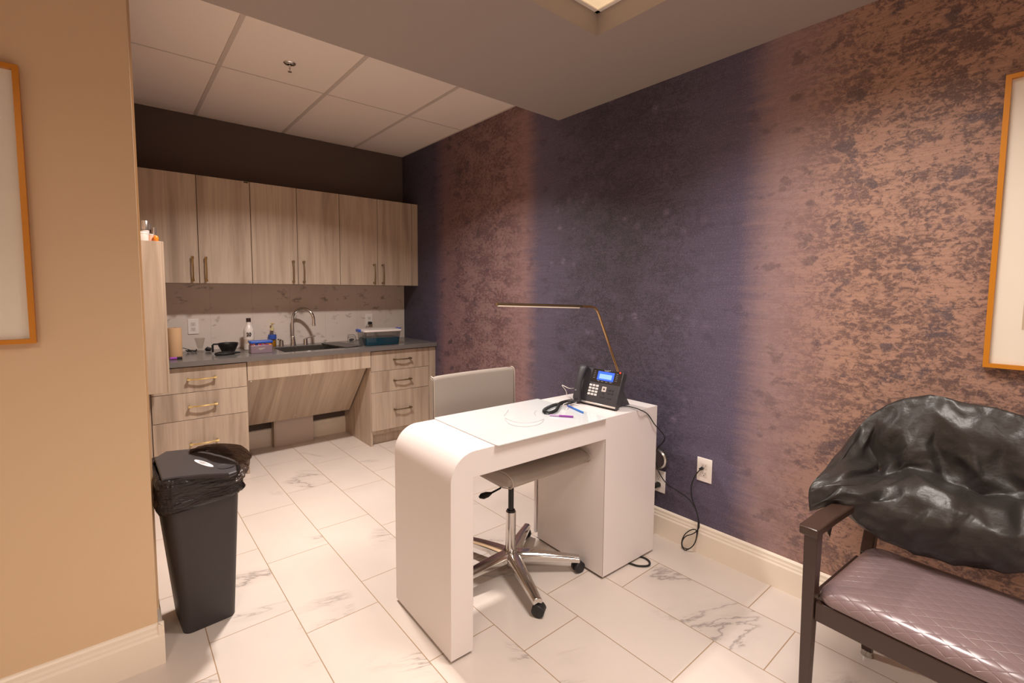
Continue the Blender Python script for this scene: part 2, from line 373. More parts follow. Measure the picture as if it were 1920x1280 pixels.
# baseboards
PB = [(0, 0), (.017, 0), (.017, .108), (.013, .116), (.013, .124), (.010, .132), (.010, .144), (.005, .150), (0, .153)]
def baseb(name, a, b_, nrm):
    a = Vector(a); b_ = Vector(b_); nrm = Vector(nrm); bm = B()
    loft(bm, [[p + nrm * q[0] + Vector((0, 0, q[1])) for q in PB] for p in (a, b_)]); struct(name, bm, m_trim)
baseb('baseboard_right', (0, NY, 0), (0, -.66, 0), (-1, 0, 0))
baseb('baseboard_left', (LX, -2.345, 0), (-2.238, -2.345, 0), (0, -1, 0))
baseb('baseboard_left_return', (-2.2555, -2.361, 0), (-2.2555, -2.10, 0), (1, 0, 0))
baseb('baseboard_back', (-1.6, 0, 0), (-.62, 0, 0), (0, -1, 0))
baseb('baseboard_rear', (LX, NY, 0), (0, NY, 0), (0, 1, 0))
baseb('baseboard_far_left', (LX, NY, 0), (LX, -2.36, 0), (1, 0, 0))
# troffer
t = empty('ceiling_light', 'recessed rectangular troffer light with pale lens in the grey ceiling', 'ceiling light', ((rx0 + rx1) / 2, (ry0 + ry1) / 2, HS + .095))
b = B()
for q in ((rx0, rx1, ry0, ry0 + .018), (rx0, rx1, ry1 - .018, ry1), (rx0, rx0 + .018, ry0, ry1), (rx1 - .018, rx1, ry0, ry1)): box(b, *q, HS + .095, HS + .12)
obj('frame', b, m_plaster, t)
obj('lens', boxb(rx0 + .015, rx1 - .015, ry0 + .015, ry1 - .015, HS + .10, HS + .11), M('troffer_lens', 'efe0c8', .5, emis='f2d3a6', es=.55), t)
# sprinkler
t = empty('sprinkler_head', 'small chrome sprinkler head on the white tile ceiling', 'sprinkler', (-1.458, -1.354, HC - .045))
b = B(); lathe(b, [(.034, 0), (.034, -.003), (.028, -.008), (.012, -.010), (.012, 0)], (-1.458, -1.354, HC - .0002)); obj('escutcheon', b, m_chrome, t)
b = B(); lathe(b, [(.006, 0), (.006, -.022), (.003, -.03), (.003, -.04), (.012, -.041), (.012, -.043), (.001, -.044)], (-1.458, -1.354, HC - .008), 12); obj('nozzle', b, m_chrome, t)
# ---------------------------------------------------------------- wall cabinets
DU, ZU, ZT = .2993, 1.406, 2.1905
def bow_handle(parent, p0, p1, out, mat, rr=.0055):
    p0 = Vector(p0); p1 = Vector(p1); out = Vector(out); d = (p1 - p0).normalized(); b = B()
    mid = [p0 + (p1 - p0) * s + out * (.024 + .010 * math.sin(PI * s)) for s in [i / 10 for i in range(11)]]
    tube(b, mid, [rr * (1.25 if i in (0, 10) else 1) for i in range(11)], 8)
    for q in (p0, p1):
        tube(b, [q, q + out * .012, q + out * .026], [.0085, .0065, .008], 8)
        tube(b, [q + out * .026 - d * .009, q + out * .026 + d * .009], .0085, 8)
    return obj('handle', b, mat, parent)
bnd = [-.0660, -.4204, -.7738, -1.129, -1.4746, -1.8285, -2.181]
wl = ['right-hand grey oak wall cabinet beside the dark wallpaper', 'middle grey oak wall cabinet above the sink', 'left-hand grey oak wall cabinet, partly behind the beige wall']
for i in range(3):
    x1, xm, x0 = bnd[2 * i], bnd[2 * i + 1], bnd[2 * i + 2]
    e1 = 0 if i == 0 else x1; e0 = -2.245 if i == 2 else x0
    t = empty('wall_cabinet', wl[i], 'cabinet', ((e0 + e1) / 2, 0, ZU), 0, None)
    obj('carcass', boxb(e0 + .0005, e1 - .0005, -DU + .02, -.001, ZU, ZT - .002), m_wood, t)
    for (a, c, hx) in ((xm, x1, xm + .042), (x0, xm, xm - .042)):
        d = obj('door', boxb(a + .0022, c - .0022, -DU, -DU + .0195, ZU + .001, ZT), m_wood, t, bevel=.001, seg=1)
        bow_handle(d, (hx, -DU, 1.428), (hx, -DU, 1.592), (0, -1, 0), m_brass if i == 2 else m_brass2)
    if i == 0: obj('filler_strip', boxb(x1 + .0015, -.001, -DU, -DU + .0195, ZU, ZT), m_wood, t)
    if i == 2: obj('filler_strip', boxb(e0 + .001, x0 - .0015, -DU, -DU + .0195, ZU, ZT), m_wood, t)
    if i == 2:
        obj('bumper_label', boxb(-1.515, -1.485, -DU - .0015, -DU, ZT - .012, ZT - .003), M('tiny_dark_sticker', '3b3430', .5), t)
# ---------------------------------------------------------------- base units
YF = -.615; ZC = .877; TT = .035
def drawer_unit(x0, x1, label, hx, hmat, fill):
    t = empty('drawer_cabinet', label, 'cabinet', ((x0 + x1) / 2, -.3, 0), 0)
    b = B(); box(b, x0, x1, YF + .02, -.001, .10, ZC - TT); box(b, x0, x0 + .018, YF + .02, -.02, 0, .10); box(b, x1 - .018, x1, YF + .02, -.02, 0, .10)
    obj('carcass', b, m_wood, t)
    obj('toe_kick', boxb(x0 + .018, x1 - .018, YF + .075, YF + .09, 0, .10), m_wood, t)
    for z0, z1 in ((.661, .833), (.473, .658), (.137, .470)):
        d = obj('drawer', boxb(x0 + .003, x1 - .003, YF, YF + .0195, z0, z1), m_wood, t, bevel=.001, seg=1)
        zc = {.661: .752, .473: .565, .137: .304}[z0]
        bow_handle(d, (hx - .078, YF, zc), (hx + .078, YF, zc), (0, -1, 0), hmat)
    if fill: obj('filler_strip', boxb(fill[0], fill[1], YF, YF + .0195, .0, .833), m_wood, t)
    return t
drawer_unit(-2.168, -1.597, 'left grey oak three-drawer base cabinet behind the black bin', -1.88, m_brass, (-2.2445, -2.170))
tr_ = drawer_unit(-.645, -.070, 'right grey oak three-drawer base cabinet against the wallpaper', -.352, m_brass2, (-.068, -.0008))
# side panels of the two base units run to the floor
t = empty('sink_apron', 'grey oak apron board under the worktop between drawer cabinets', 'apron panel', (-1.12, YF, .70))
obj('board', boxb(-1.595, -.647, YF, YF + .0195, .700, ZC - TT), m_woodh, t)
b = B(); prism(b, [(-.575, .715), (-.557, .72), (-.137, .250), (-.155, .245)], 'x', -1.595, -.66)
t2 = empty('knee_panel', 'large sloping grey oak panel hiding the pipes under the sink', 'panel', (-1.12, -.15, .245))
obj('board', b, m_wood_slope, t2)
for (x, s) in ((-1.56, .93), (-1.13, .94), (-.73, .07), (-1.15, .08)):
    y = -.155 + (-.575 + .155) * s; z = .245 + (.715 - .245) * s; b = B(); tube(b, [(x, y - .003, z - .002), (x, y + .004, z)], .006, 8); obj('screw_cap', b, m_steel, t2)
t = empty('pipe_cover', 'pale square box cover under the sloping sink panel', 'box cover', (-1.13, -.06, 0))
obj('face', boxb(-1.290, -.974, -.100, -.088, .001, .27), M('pale_pipe_cover', 'bba99f', .5), t)
obj('side', boxb(-1.305, -1.291, -.100, -.017, .0, .262), m_wood, t); obj('back_frame', boxb(-1.285, -.98, -.087, -.018, .0, .25), m_wood, t)
# worktop
sx0, sx1, sy0, sy1 = -1.315, -.715, -.535, -.155
b = B()
for q in ((-2.2445, sx0, -.64, -.001), (sx1, -.001, -.64, -.001), (sx0, sx1, -.64, sy0), (sx0, sx1, sy1, -.001)): box(b, *q, ZC - TT, ZC)
bmesh.ops.remove_doubles(b, verts=b.verts, dist=1e-5)
tag(obj('worktop', b, m_counter, smooth=False), 'long dark grey stone worktop with sink cutout', 'worktop')
b = B(); q = (sx0 + .002, sx1 - .002, sy0 + .002, sy1 - .002); z0, z1 = .70, ZC - .006
def tray(b, x0, x1, y0, y1, z0, z1, t=.004, dr=.03):
    o1 = rrect((x0 + x1) / 2, (y0 + y1) / 2, x1 - x0, y1 - y0, dr, 4); i1 = rrect((x0 + x1) / 2, (y0 + y1) / 2, x1 - x0 - 2 * t, y1 - y0 - 2 * t, dr - t, 4)
    loft(b, [[(p[0], p[1], z0) for p in o1], [(p[0], p[1], z1) for p in o1], [(p[0], p[1], z1) for p in i1], [(p[0], p[1], z0 + t) for p in i1]])
tray(b, *q, z0, z1)
t = empty('sink', 'stainless steel undermount sink set in the grey worktop', 'sink', ((sx0 + sx1) / 2, (sy0 + sy1) / 2, z0)); obj('basin', b, m_steel, t)
b = B(); lathe(b, [(.045, 0), (.045, .003), (.03, .003), (.028, .001), (.001, .001)], (-1.0, -.33, z0 + .0045)); obj('drain', b, m_chrome, t)
tag(obj('cutting_board', (lambda b: (prism(b, [(-.90, -.14), (-.735, -.13), (-.665, -.50), (-.83, -.545)], 'z', ZC + .0005, ZC + .008), b)[1])(B()), M('dark_grey_board', '4d4744', .4), bevel=.002), 'thin dark grey board lying over right end of the sink', 'board')
# backsplash
tag(obj('backsplash', boxb(-2.2445, -.0005, -.012, -.0005, ZC + .0003, ZU - .0003), m_splash, smooth=False), 'veined marble backsplash between worktop and wall cabinets', 'backsplash')
# ---------------------------------------------------------------- faucet
t = empty('faucet', 'chrome gooseneck faucet with two side taps behind the sink', 'faucet', (-1.125, -.085, ZC))
b = B(); lathe(b, [(.026, 0), (.024, .012), (.019, .05), (.0165, .075), (.013, .08), (.001, .081)], (-1.125, -.085, ZC)); obj('base', b, m_chrome, t)
b = B(); path = [(-1.125, -.085, ZC + .07), (-1.125, -.085, 1.09)]
ex, ey = -.985, -.215; cx_, cy_ = (-1.125 + ex) / 2, (-.085 + ey) / 2
for i in range(13):
    a = PI - PI * i / 12 * 1.02; path.append((cx_ - (cx_ + 1.125) * -math.cos(a) * 1.0 if 0 else cx_ + (ex + 1.125) / 2 * math.cos(a), cy_ + (ey + .085) / 2 * math.cos(a), 1.10 + .098 * math.sin(a)))
path.append((ex, ey, 1.065)); tube(b, path, .0125, 12); obj('spout', b, m_chrome, t)
b = B(); tube(b, [(ex, ey, 1.07), (ex, ey, 1.048)], .0145, 12); obj('aerator', b, m_chrome, t)
for hx, dx in ((-1.222, -1), (-1.02, 1)):
    b = B(); lathe(b, [(.021, 0), (.019, .03), (.018, .05), (.010, .056), (.001, .057)], (hx, -.085, ZC))
    if dx > 0: tube(b, [(hx, -.085, ZC + .05), (hx + .03, -.09, ZC + .062), (hx + .085, -.10, ZC + .072)], [.007, .006, .004], 8)
    else: tube(b, [(hx, -.085, ZC + .05), (hx - .02, -.12, ZC + .062), (hx - .045, -.17, ZC + .066)], [.009, .008, .006], 8)
    obj('tap_handle', b, m_chrome, t)
# ---------------------------------------------------------------- hanging cabinet on the left, bottles on it
t = empty('side_cabinet', 'tall narrow grey oak cabinet hung beside the beige wall edge', 'cabinet', (-2.175, -.95, .77))
obj('carcass', boxb(-2.2445, -2.106, -1.10, -.70, .765, 1.632), m_wood, t, bevel=.001, seg=1)
obj('front_panel', boxb(-2.1055, -2.0955, -1.10, -.70, .765, 1.632), m_wood, t)
def bottle(name, label, cat, c, prof, mats, parts, grp=None):
    t = empty(name, label, cat, c, 0, grp)
    for pn, pr_, m in zip(parts, prof, mats):
        b = B(); lathe(b, pr_, c, 20); obj(pn, b, m, t)
    return t
m_silver = M('silver_cap', 'c4b8b2', .25, .85); m_pw = M('glossy_white_jar', 'dcd2ca', .3); m_peach = M('peach_jar', 'e8b395', .35); m_orange = M('orange_jar', 'f08a20', .35)
z = 1.6325
bottle('cosmetic_jar', 'wide white jar in front of the bottles on the side cabinet', 'jar', (-2.19, -1.06, z), [[(.03, 0), (.031, .036), (.03, .038)], [(.0315, .038), (.0315, .046), (.029, .050), (.001, .050)]], [m_pw, m_pw], ['body', 'lid'])
bottle('pump_bottle', 'tallest silver-capped bottle, behind the wide white jar on side cabinet', 'bottle', (-2.17, -.985, z), [[(.018, 0), (.019, .065), (.012, .07), (.001, .07)], [(.0185, .070), (.0185, .118), (.0165, .121), (.001, .121)]], [m_pw, m_silver], ['body', 'cap'])
bottle('pump_bottle', 'short white bottle at left edge against the beige wall edge', 'bottle', (-2.218, -.99, z), [[(.016, 0), (.016, .065), (.001, .066)], [(.016, .066), (.016, .095), (.001, .096)]], [m_pw, m_pw], ['body', 'cap'])
bottle('pump_bottle', 'silver-capped bottle just right of the tallest one on side cabinet', 'bottle', (-2.150, -.93, z), [[(.014, 0), (.014, .06), (.009, .065), (.001, .065)], [(.0135, .065), (.0135, .108), (.001, .109)]], [m_pw, m_silver], ['body', 'cap'])
bottle('cosmetic_jar', 'peach jar with white lid beside the orange jar', 'jar', (-2.150, -1.03, z), [[(.015, 0), (.015, .035), (.001, .036)], [(.0155, .036), (.0155, .043), (.001, .044)]], [m_peach, m_pw], ['body', 'lid'])
bottle('pump_bottle', 'rightmost silver-capped bottle, behind the orange jar on side cabinet', 'bottle', (-2.128, -.96, z), [[(.011, 0), (.011, .045), (.001, .046)], [(.0125, .046), (.0125, .088), (.001, .089)]], [m_peach, m_silver], ['body', 'cap'])
tag(obj('cosmetic_jar', (lambda b: (lathe(b, [(.009, 0), (.012, .006), (.012, .026), (.008, .033), (.001, .035)], (-2.126, -1.05, z)), b)[1])(B()), m_orange), 'small orange jar, rightmost on the side cabinet', 'jar')
# ---------------------------------------------------------------- worktop clutter
z = ZC + .0005
b = B(); lathe(b, [(.0425, 0), (.0425, .213), (.041, .2145), (.012, .2145), (.012, .19), (.001, .19)], (-2.007, -.42, z), 28); tag(obj('paper_roll', b, M('brown_kraft_paper', 'c19a72', .8), ang=50), 'tan paper towel roll standing at left end of worktop', 'paper roll')
t = empty('marker', 'purple marker with black cap lying in front of paper roll', 'marker', (-2.02, -.50, z))
b = B(); tube(b, [(-2.045, -.49, z + .009), (-2.005, -.49, z + .009)], .009, 10); obj('barrel', b, M('purple_plastic', 'a04bb0', .35), t)
b = B(); tube(b, [(-2.005, -.49, z + .009), (-1.975, -.49, z + .009)], .0098, 10); obj('cap', b, m_black, t)
b = B()
pr_ = [(.020, 0), (.018, .004), (.012, .018), (.018, .035), (.036, .110), (.0345, .110), (.0165, .036), (.001, .030)]
lathe(b, pr_, (-1.825, -.14, z), 24); tag(obj('glass_beaker', b, m_clear), 'clear flared measuring beaker near the wall outlet', 'beaker')
random.seed(3)
def messy_coil(c, r, n, zr, th, seed):
    random.seed(seed); pts = []
    for i in range(n * 8):
        a = i / 8 * 2 * PI; rr = r * (.7 + .5 * random.random()); pts.append((c[0] + rr * 1.6 * math.cos(a), c[1] + rr * math.sin(a), c[2] + th + random.random() * zr))
    return smoothpath(pts, 3)
b = B(); tube(b, messy_coil((-1.875, -.12, z), .022, 3, .02, .003, 1), .003, 6); tube(b, smoothpath([(-1.96, -.10, z + .03), (-1.93, -.10, z + .035), (-1.89, -.11, z + .02)]), .0025, 6)
t = empty('appliance_cable', 'small tangled black cord with plug beside clear beaker', 'cord', (-1.84, -.12, z)); obj('wire', b, m_rubber, t)
b = B(); tube(b, [(-1.79, -.13, z + .012), (-1.775, -.13, z + .02), (-1.755, -.14, z + .015)], [.010, .018, .014], 10); obj('plug', b, m_rubber, t)
t = empty('tint_bowl', 'black mixing bowl with hooked side handle on the worktop', 'bowl', (-1.665, -.33, z))
b = B(); lathe(b, [(.038, 0), (.040, .004), (.066, .06), (.069, .078), (.066, .078), (.062, .06), (.036, .008), (.001, .006)], (-1.665, -.33, z), 32); obj('bowl', b, m_black, t)
b = B(); tube(b, [(-1.73, -.33, z + .073), (-1.762, -.33, z + .074), (-1.768, -.33, z + .066), (-1.768, -.33, z + .015)], .005, 8, flat=1.6); obj('handle', b, m_black, t)
b = B()
loft(b, [[(-1.71 + x * s, -.44 + y * s * .9, z + h) for x, y in [(.055 * math.cos(a) + .01 * math.cos(3 * a), .035 * math.sin(a)) for a in [2 * PI * i / 20 for i in range(20)]]] for s, h in ((.85, 0), (1, .01), (.9, .022), (.5, .028))])
tube(b, [(-1.67, -.43, z + .012), (-1.60, -.41, z + .01)], [.012, .006], 8)
tag(obj('tint_brush', b, m_rubber), 'flat black brush lying in front of the black mixing bowl', 'brush')
t = empty('developer_bottle', 'white bottle numbered 20 with dark cap, behind blue-lidded container', 'bottle', (-1.494, -.20, z))
b = B(); lathe(b, [(.036, 0), (.039, .004), (.039, .145), (.036, .165), (.022, .195), (.017, .205), (.016, .225), (.001, .226)], (-1.494, -.20, z), 28); obj('body', b, m_pw, t)
b = B(); lathe(b, [(.0175, .225), (.0175, .255), (.001, .256)], (-1.494, -.20, z), 20); obj('cap', b, M('maroon_cap', '33201f', .4), t)
b = B(); lathe(b, [(.0393, .052), (.0393, .088)], (-1.494, -.20, z), 28); obj('label_band', b, M('beige_label', 'cdbca8', .5), t)
toc = Vector((CAM.x + 1.494, CAM.y + .20, 0)).normalized(); sd = Vector((-toc.y, toc.x, 0))
def facing(p, n, up_=Vector((0, 0, 1)), roll=0):
    n = Vector(n).normalized(); x = up_.cross(n).normalized(); y = n.cross(x)
    return Matrix(((x.x, y.x, n.x, p[0]), (x.y, y.y, n.y, p[1]), (x.z, y.z, n.z, p[2]), (0, 0, 0, 1)))
c = Vector((-1.494, -.20, z + .128)) + toc * .0395; m_ink = M('black_ink', '1c1a1a', .5)
text('20', .034, m_ink, facing(c + toc * .004, toc), t, bold=.0012)
text('VOLUME', .007, m_ink, facing(c - Vector((.0, 0, .019)), toc), t)
t = empty('snap_container', 'mauve plastic container with blue lid full of small colourful packets', 'container', (-1.462, -.43, z), math.radians(-3))
def rb(x0, x1, y0, y1, z0, z1, r, n=4):
    b = B(); p = rrect((x0 + x1) / 2, (y0 + y1) / 2, x1 - x0, y1 - y0, r, n); loft(b, [[(a[0], a[1], z0) for a in p], [(a[0], a[1], z1) for a in p]]); return b
obj('tub', rb(-.077, .077, -.05, .05, 0, .060, .01), M('mauve_translucent', '85707a', .3), t, world=False, bevel=.002)
obj('lid', rb(-.081, .081, -.054, .054, .076, .092, .012), M('blue_lid', '1f52b0', .35), t, world=False, bevel=.003)
obj('contents', rb(-.074, .074, -.047, .047, .060, .077, .01), (lambda m: (lambda k, tc: (k.link(k.ramp(k.noise(tc.outputs['Object'], 30, 1), [(.3, 'c04070'), (.42, '2a2f80'), (.5, 'e08a20'), (.58, '4a3a90'), (.66, 'd03030')], 'CONSTANT'), k.b.inputs['Base Color']), m)[1])(NT(m), NT(m).n('TexCoord')))(M('mixed_packets', 'a04060', .4)), t, world=False)
b = B(); b.faces.new([b.verts.new(p) for p in ((-.025, -.0505, .038), (.03, -.0505, .041), (.012, -.0505, .030), (-.012, -.0505, .022))]); bmesh.ops.solidify(b, geom=b.faces[:], thickness=.0006)
obj('torn_label', b, m_pw, t, world=False)
t = empty('soap_bottle', 'clear pump soap bottle with blue label and amber soap by faucet', 'soap bottle', (-1.282, -.046, z))
b = B(); lathe(b, [(.028, 0), (.030, .004), (.030, .05)], (-1.282, -.046, z), 24); obj('soap', b, M('amber_soap', 'b07a20', .2), t)
b = B(); lathe(b, [(.031, 0), (.032, .08), (.026, .115), (.012, .128), (.012, .138), (.001, .139)], (-1.282, -.046, z), 24); obj('body', b, m_clear, t)
b = B(); lathe(b, [(.0325, .062), (.0325, .098), (.0325, .099)], (-1.282, -.046, z), 24, ang0=.1); obj('label', b, M('blue_soap_label', '3656b0', .4), t)
b = B(); lathe(b, [(.015, .133), (.014, .155), (.005, .158), (.005, .19), (.012, .192), (.012, .199), (.001, .2)], (-1.282, -.046, z), 16); tube(b, [(-1.282, -.046, z + .195), (-1.272, -.088, z + .193)], .005, 8); obj('pump', b, M('yellowish_pump', 'd8c890', .4), t)
t = empty('storage_tub', 'clear plastic tub of blue liquid with clip lid, right end of worktop', 'tub', (-.49, -.45, z), math.radians(-4))
def tubr(s0, s1, z0, z1):
    b = B(); p0 = rrect(0, 0, .300 * s0, .20 * s0, .02); p1 = rrect(0, 0, .300 * s1, .20 * s1, .02)
    loft(b, [[(*a, z0) for a in p0], [(*a, z1) for a in p1]]); return b
obj('liquid', tubr(1.0, 1.045, .003, .068), M('teal_liquid', '14607a', .12), t, world=False)
b = B(); p0 = rrect(0, 0, .306, .206, .022); p1 = rrect(0, 0, .334, .232, .026); p2 = rrect(0, 0, .329, .227, .024); p3 = rrect(0, 0, .303, .203, .02)
loft(b, [[(*a, 0) for a in p0], [(*a, .122) for a in p1], [(*a, .122) for a in p2], [(*a, .0015) for a in p3]]); obj('body', b, thin_glass('tub_plastic', (.80, .80, .80)), t, world=False)
obj('lid', rb(-.178, .178, -.126, .126, .120, .136, .03), M('frosted_lid', 'cfc6c2', .25), t, world=False, bevel=.004)
for sx in (-1, 1):
    b = B(); box(b, *sorted((sx * .176, sx * .198)), -.04, .04, .118, .142); obj('clip', b, M('blue_clip', '2b4ba0', .35), t, world=False, bevel=.003)
# outlets
def outlet(name, label, c, n, w, h, parent_parts=True):
    n = Vector(n); t = empty(name, label, 'outlet', c); X = Vector((0, 0, 1)).cross(n)
    def lb(x0, x1, z0, z1, d0, d1):
        b = B()
        vs = [Vector(c) + X * x + Vector((0, 0, zz)) + n * d for x in (x0, x1) for zz in (z0, z1) for d in (d0, d1)]
        v = [b.verts.new(q) for q in vs]
        for f in ((0, 1, 3, 2), (4, 6, 7, 5), (0, 4, 5, 1), (2, 3, 7, 6), (0, 2, 6, 4), (1, 5, 7, 3)): b.faces.new([v[i] for i in f])
        return b
    obj('cover_plate', lb(-w / 2, w / 2, -h / 2, h / 2, .0003, .006), m_plaster, t, bevel=.002)
    for s in (-1, 1):
        r = obj('receptacle', lb(-.017, .017, s * .020 - .016, s * .020 + .016, .006, .0075), m_pw, t, bevel=.001)
        b = B()
        for dx in (-.006, .006):
            q = lb(dx - .001, dx + .001, s * .020 - .001, s * .020 + .007, .0075, .0079); me = bpy.data.meshes.new('q'); q.to_mesh(me); b.from_mesh(me); q.free(); bpy.data.meshes.remove(me)
        q = lb(-.0025, .0025, s * .020 - .010, s * .020 - .006, .0075, .0079); me = bpy.data.meshes.new('q'); q.to_mesh(me); b.from_mesh(me); q.free(); bpy.data.meshes.remove(me)
        obj('slots', b, m_black, r)
    return t
outlet('wall_outlet', 'white double outlet on marble backsplash, above clear beaker', (-1.850, -.0122, 1.069), (0, -1, 0), .072, .118)
outlet('wall_outlet', 'white outlet on marble backsplash behind the clear tub', (-.388, -.0122, 1.068), (0, -1, 0), .072, .118)
outlet('wall_outlet', 'whole white outlet on wallpaper, black phone cable plugged in', (0, -3.234, .445), (-1, 0, 0), .078, .124)
outlet('wall_outlet', 'white outlet on wallpaper partly hidden by white desk', (0, -2.977, .305), (-1, 0, 0), .078, .124)
t = empty('plug_adapter', 'black plug with thin cord in the outlet behind clear tub', 'plug', (-.388, -.03, 1.03))
obj('plug_body', boxb(-.405, -.370, -.05, -.0205, 1.030, 1.052), m_black, t, bevel=.003)
b = B(); tube(b, smoothpath([(-.40, -.045, 1.04), (-.425, -.05, 1.02), (-.455, -.06, .95), (-.475, -.04, .90), (-.50, -.035, .883), (-.54, -.035, .883)]), .002, 6); obj('cord', b, m_rubber, t)
t = empty('charger_cord', 'small black charger with looped wire near clear tub', 'charger', (-.575, -.05, z))
b = B(); tube(b, messy_coil((-.58, -.05, z), .013, 3, .016, .003, 5), .0028, 6); obj('coil', b, m_rubber, t)
b = B(); tube(b, smoothpath([(-.612, -.04, z + .004), (-.612, -.035, z + .045), (-.60, -.035, z + .056), (-.56, -.035, z + .056), (-.54, -.035, z + .045), (-.53, -.04, z + .003)]), .0018, 6); obj('wire', b, m_rubber, t)
b = B(); tube(b, [(0 - .05, -2.977, .285), (-.008, -2.977, .285)], [.012, .016], 12); tube(b, smoothpath([(-.05, -2.977, .285), (-.08, -2.965, .26), (-.09, -2.955, .15), (-.11, -2.95, .02), (-.14, -2.94, .006)]), .004, 8)
tag(obj('power_plug', b, m_black), 'black plug in the lower outlet beside white desk pedestal', 'plug')
t = empty('round_cable_cover', 'round ribbed chrome disc on the wallpaper beside desk', 'cover', (-.02, -2.975, .41))
b = B(); lathe(b, [(.055, 0), (.058, -.008), (.058, -.030), (.050, -.036), (.042, -.036), (.040, -.030), (.001, -.028)], (-.0005, -2.975, .438), 40, 'x'); obj('disc', b, m_steel, t)
b = B()
for i in range(28):
    a = 2 * PI * i / 28; y, zz = -2.975 + .0585 * math.cos(a), .438 + .0585 * math.sin(a); tube(b, [(-.010, y, zz), (-.030, y, zz)], .0025, 6)
obj('ribs', b, m_chrome, t)
# ---------------------------------------------------------------- bin
t = empty('trash_bin', 'tall black trash bin with lid and black liner beside beige wall', 'bin', (-2.09, -2.17, 0))
def quad(cx, cy, w, d, rz, r, zz, n=5):
    ca, sa = math.cos(rz), math.sin(rz); return [(cx + x * ca - y * sa, cy + x * sa + y * ca, zz) for x, y in rrect(0, 0, w, d, r, n)]
RZ = math.radians(4)
b = B(); cb, ct = (-2.085, -2.135), (-2.105, -2.175)
rings = []
for i in range(9):
    s = i / 8; rings.append(quad(cb[0] + (ct[0] - cb[0]) * s, cb[1] + (ct[1] - cb[1]) * s, .185 + .075 * s, .215 + .105 * s, RZ, .03 + .01 * s, .0 + .655 * s))
loft(b, rings); obj('body', b, m_binmat, t)
b = B(); box(b, -2.128, -2.124, -2.247, -2.244, .005, .085); obj('seam_rib', b, m_black, t)
lp = [up(u, v, 'z', .672) for u, v in [(290, 860), (310, 848), (350, 844), (372, 843), (400, 852), (430, 860), (442, 866), (444, 885), (430, 890), (380, 892), (330, 897), (303, 901)]]
lc = sum(lp, Vector()) / len(lp)
b = B(); loft(b, [[lc + (p - lc) * s + Vector((0, 0, h)) for p in lp] for s, h in ((.97, -.012), (1, -.006), (1, .002), (.975, .006), (.6, .009))]); obj('lid', b, m_binmat, t, ang=30)
pc = up(424, 873, 'z', .6815); b = B(); lathe(b, [(.030, -.002), (.030, .0005), (.026, -.0005), (.001, -.002)], pc + Vector((0, 0, 0))); obj('push_tab', b, m_binmat, t)
st = M('white_sticker', 'e9e4e4', .4)
def lidpt(du, dv): return up(382 + du, 868.5 + dv, 'z', .6808)
su, sv_ = lidpt(18, 5.2) - lidpt(-18, -5.2), lidpt(2, 4.2) - lidpt(-2, -4.2); pc = lidpt(0, 0)
b = B()
loft(b, [[pc + su * .5 * math.cos(a) + sv_ * .5 * math.sin(a) + Vector((0, 0, h)) for a in [2 * PI * i / 28 for i in range(28)]] for h in (0, .0010)])
so = obj('sticker', b, st, t)
b = B()
for k_, (a0_, a1_) in enumerate(((-.20, .12), (-.28, .24), (-.22, .02))):
    o_ = pc + sv_ * (-.2 + .2 * k_) + Vector((0, 0, .0011)); q = [o_ + su * a0_ - sv_ * .04, o_ + su * a1_ - sv_ * .04, o_ + su * a1_ + sv_ * .04, o_ + su * a0_ + sv_ * .04]; loft(b, [q, [p + Vector((0, 0, .0004)) for p in q]])
obj('print', b, M('grey_print', '77706f', .5), so)
# liner: loft of rings round the rim, plus the flare at the back right
N = 96; rimr = quad(ct[0], ct[1], .268, .328, RZ, .045, .66, 23)
N = len(rimr); cen = Vector((ct[0], ct[1], 0))
def liner_ring(off, z0, z1, wr, seed, inward=False):
    out = []
    for i, p in enumerate(rimr):
        p = Vector(p); d = (p - cen); d.z = 0; dn = d.normalized(); s = i / N * 60
        zz = z0 + (z1 - z0) * (.5 - .5 * dn.dot(Vector((.8, -.6, 0))))
        nn = noise.noise(Vector((math.cos(2 * PI * i / N) * 4, math.sin(2 * PI * i / N) * 4, seed)))
        n2 = noise.noise(Vector((math.cos(2 * PI * i / N) * 13, math.sin(2 * PI * i / N) * 13, seed * 2.3)))
        o = off + wr * (nn + .6 * n2)
        q = p + dn * o; q.z = zz + wr * .8 * n2; out.append(q)
    return out
rings = [liner_ring(-.035, .650, .650, .003, 1), liner_ring(-.010, .665, .663, .003, 2), liner_ring(.008, .671, .668, .004, 3), liner_ring(.016, .655, .652, .005, 4), liner_ring(.014, .635, .63, .006, 5.2), liner_ring(.016, .61, .60, .008, 6.1), liner_ring(.010, .59, .57, .007, 7.7), liner_ring(.016, .57, .545, .008, 8.3), liner_ring(.008, .56, .52, .006, 9.4)]
b = B(); loft(b, rings, cap=False)
ln = obj('liner', b, m_liner, t, ang=80, solid=.0012)
fl0 = [(352, 846, .685), (380, 846, .685), (405, 851, .685), (430, 858, .685), (446, 866, .685), (450, 880, .68), (446, 893, .67), (435, 903, .66)]
fl1 = [(356, 842, .70), (388, 833, .73), (415, 831, .75), (450, 834, .75), (466, 845, .735), (472, 853, .72), (467, 872, .69), (458, 893, .67)]
b = B(); a0 = [up(u, v, 'z', q) for u, v, q in fl0]; a1 = [up(u, v, 'z', q) for u, v, q in fl1]
a0 = smoothpath(a0, 4); a1 = smoothpath(a1, 4); rr = []
for s in [i / 8 for i in range(9)]:
    rr.append([x.lerp(y, s) + Vector((0, 0, 1)) * (.012 * math.sin(PI * s) * noise.noise(Vector((i * .5, s * 3, 1))) - .01 * math.sin(PI * s)) + Vector((.006, -.006, 0)) * noise.noise(Vector((i * .7, s * 4, 5))) for i, (x, y) in enumerate(zip(a0, a1))])
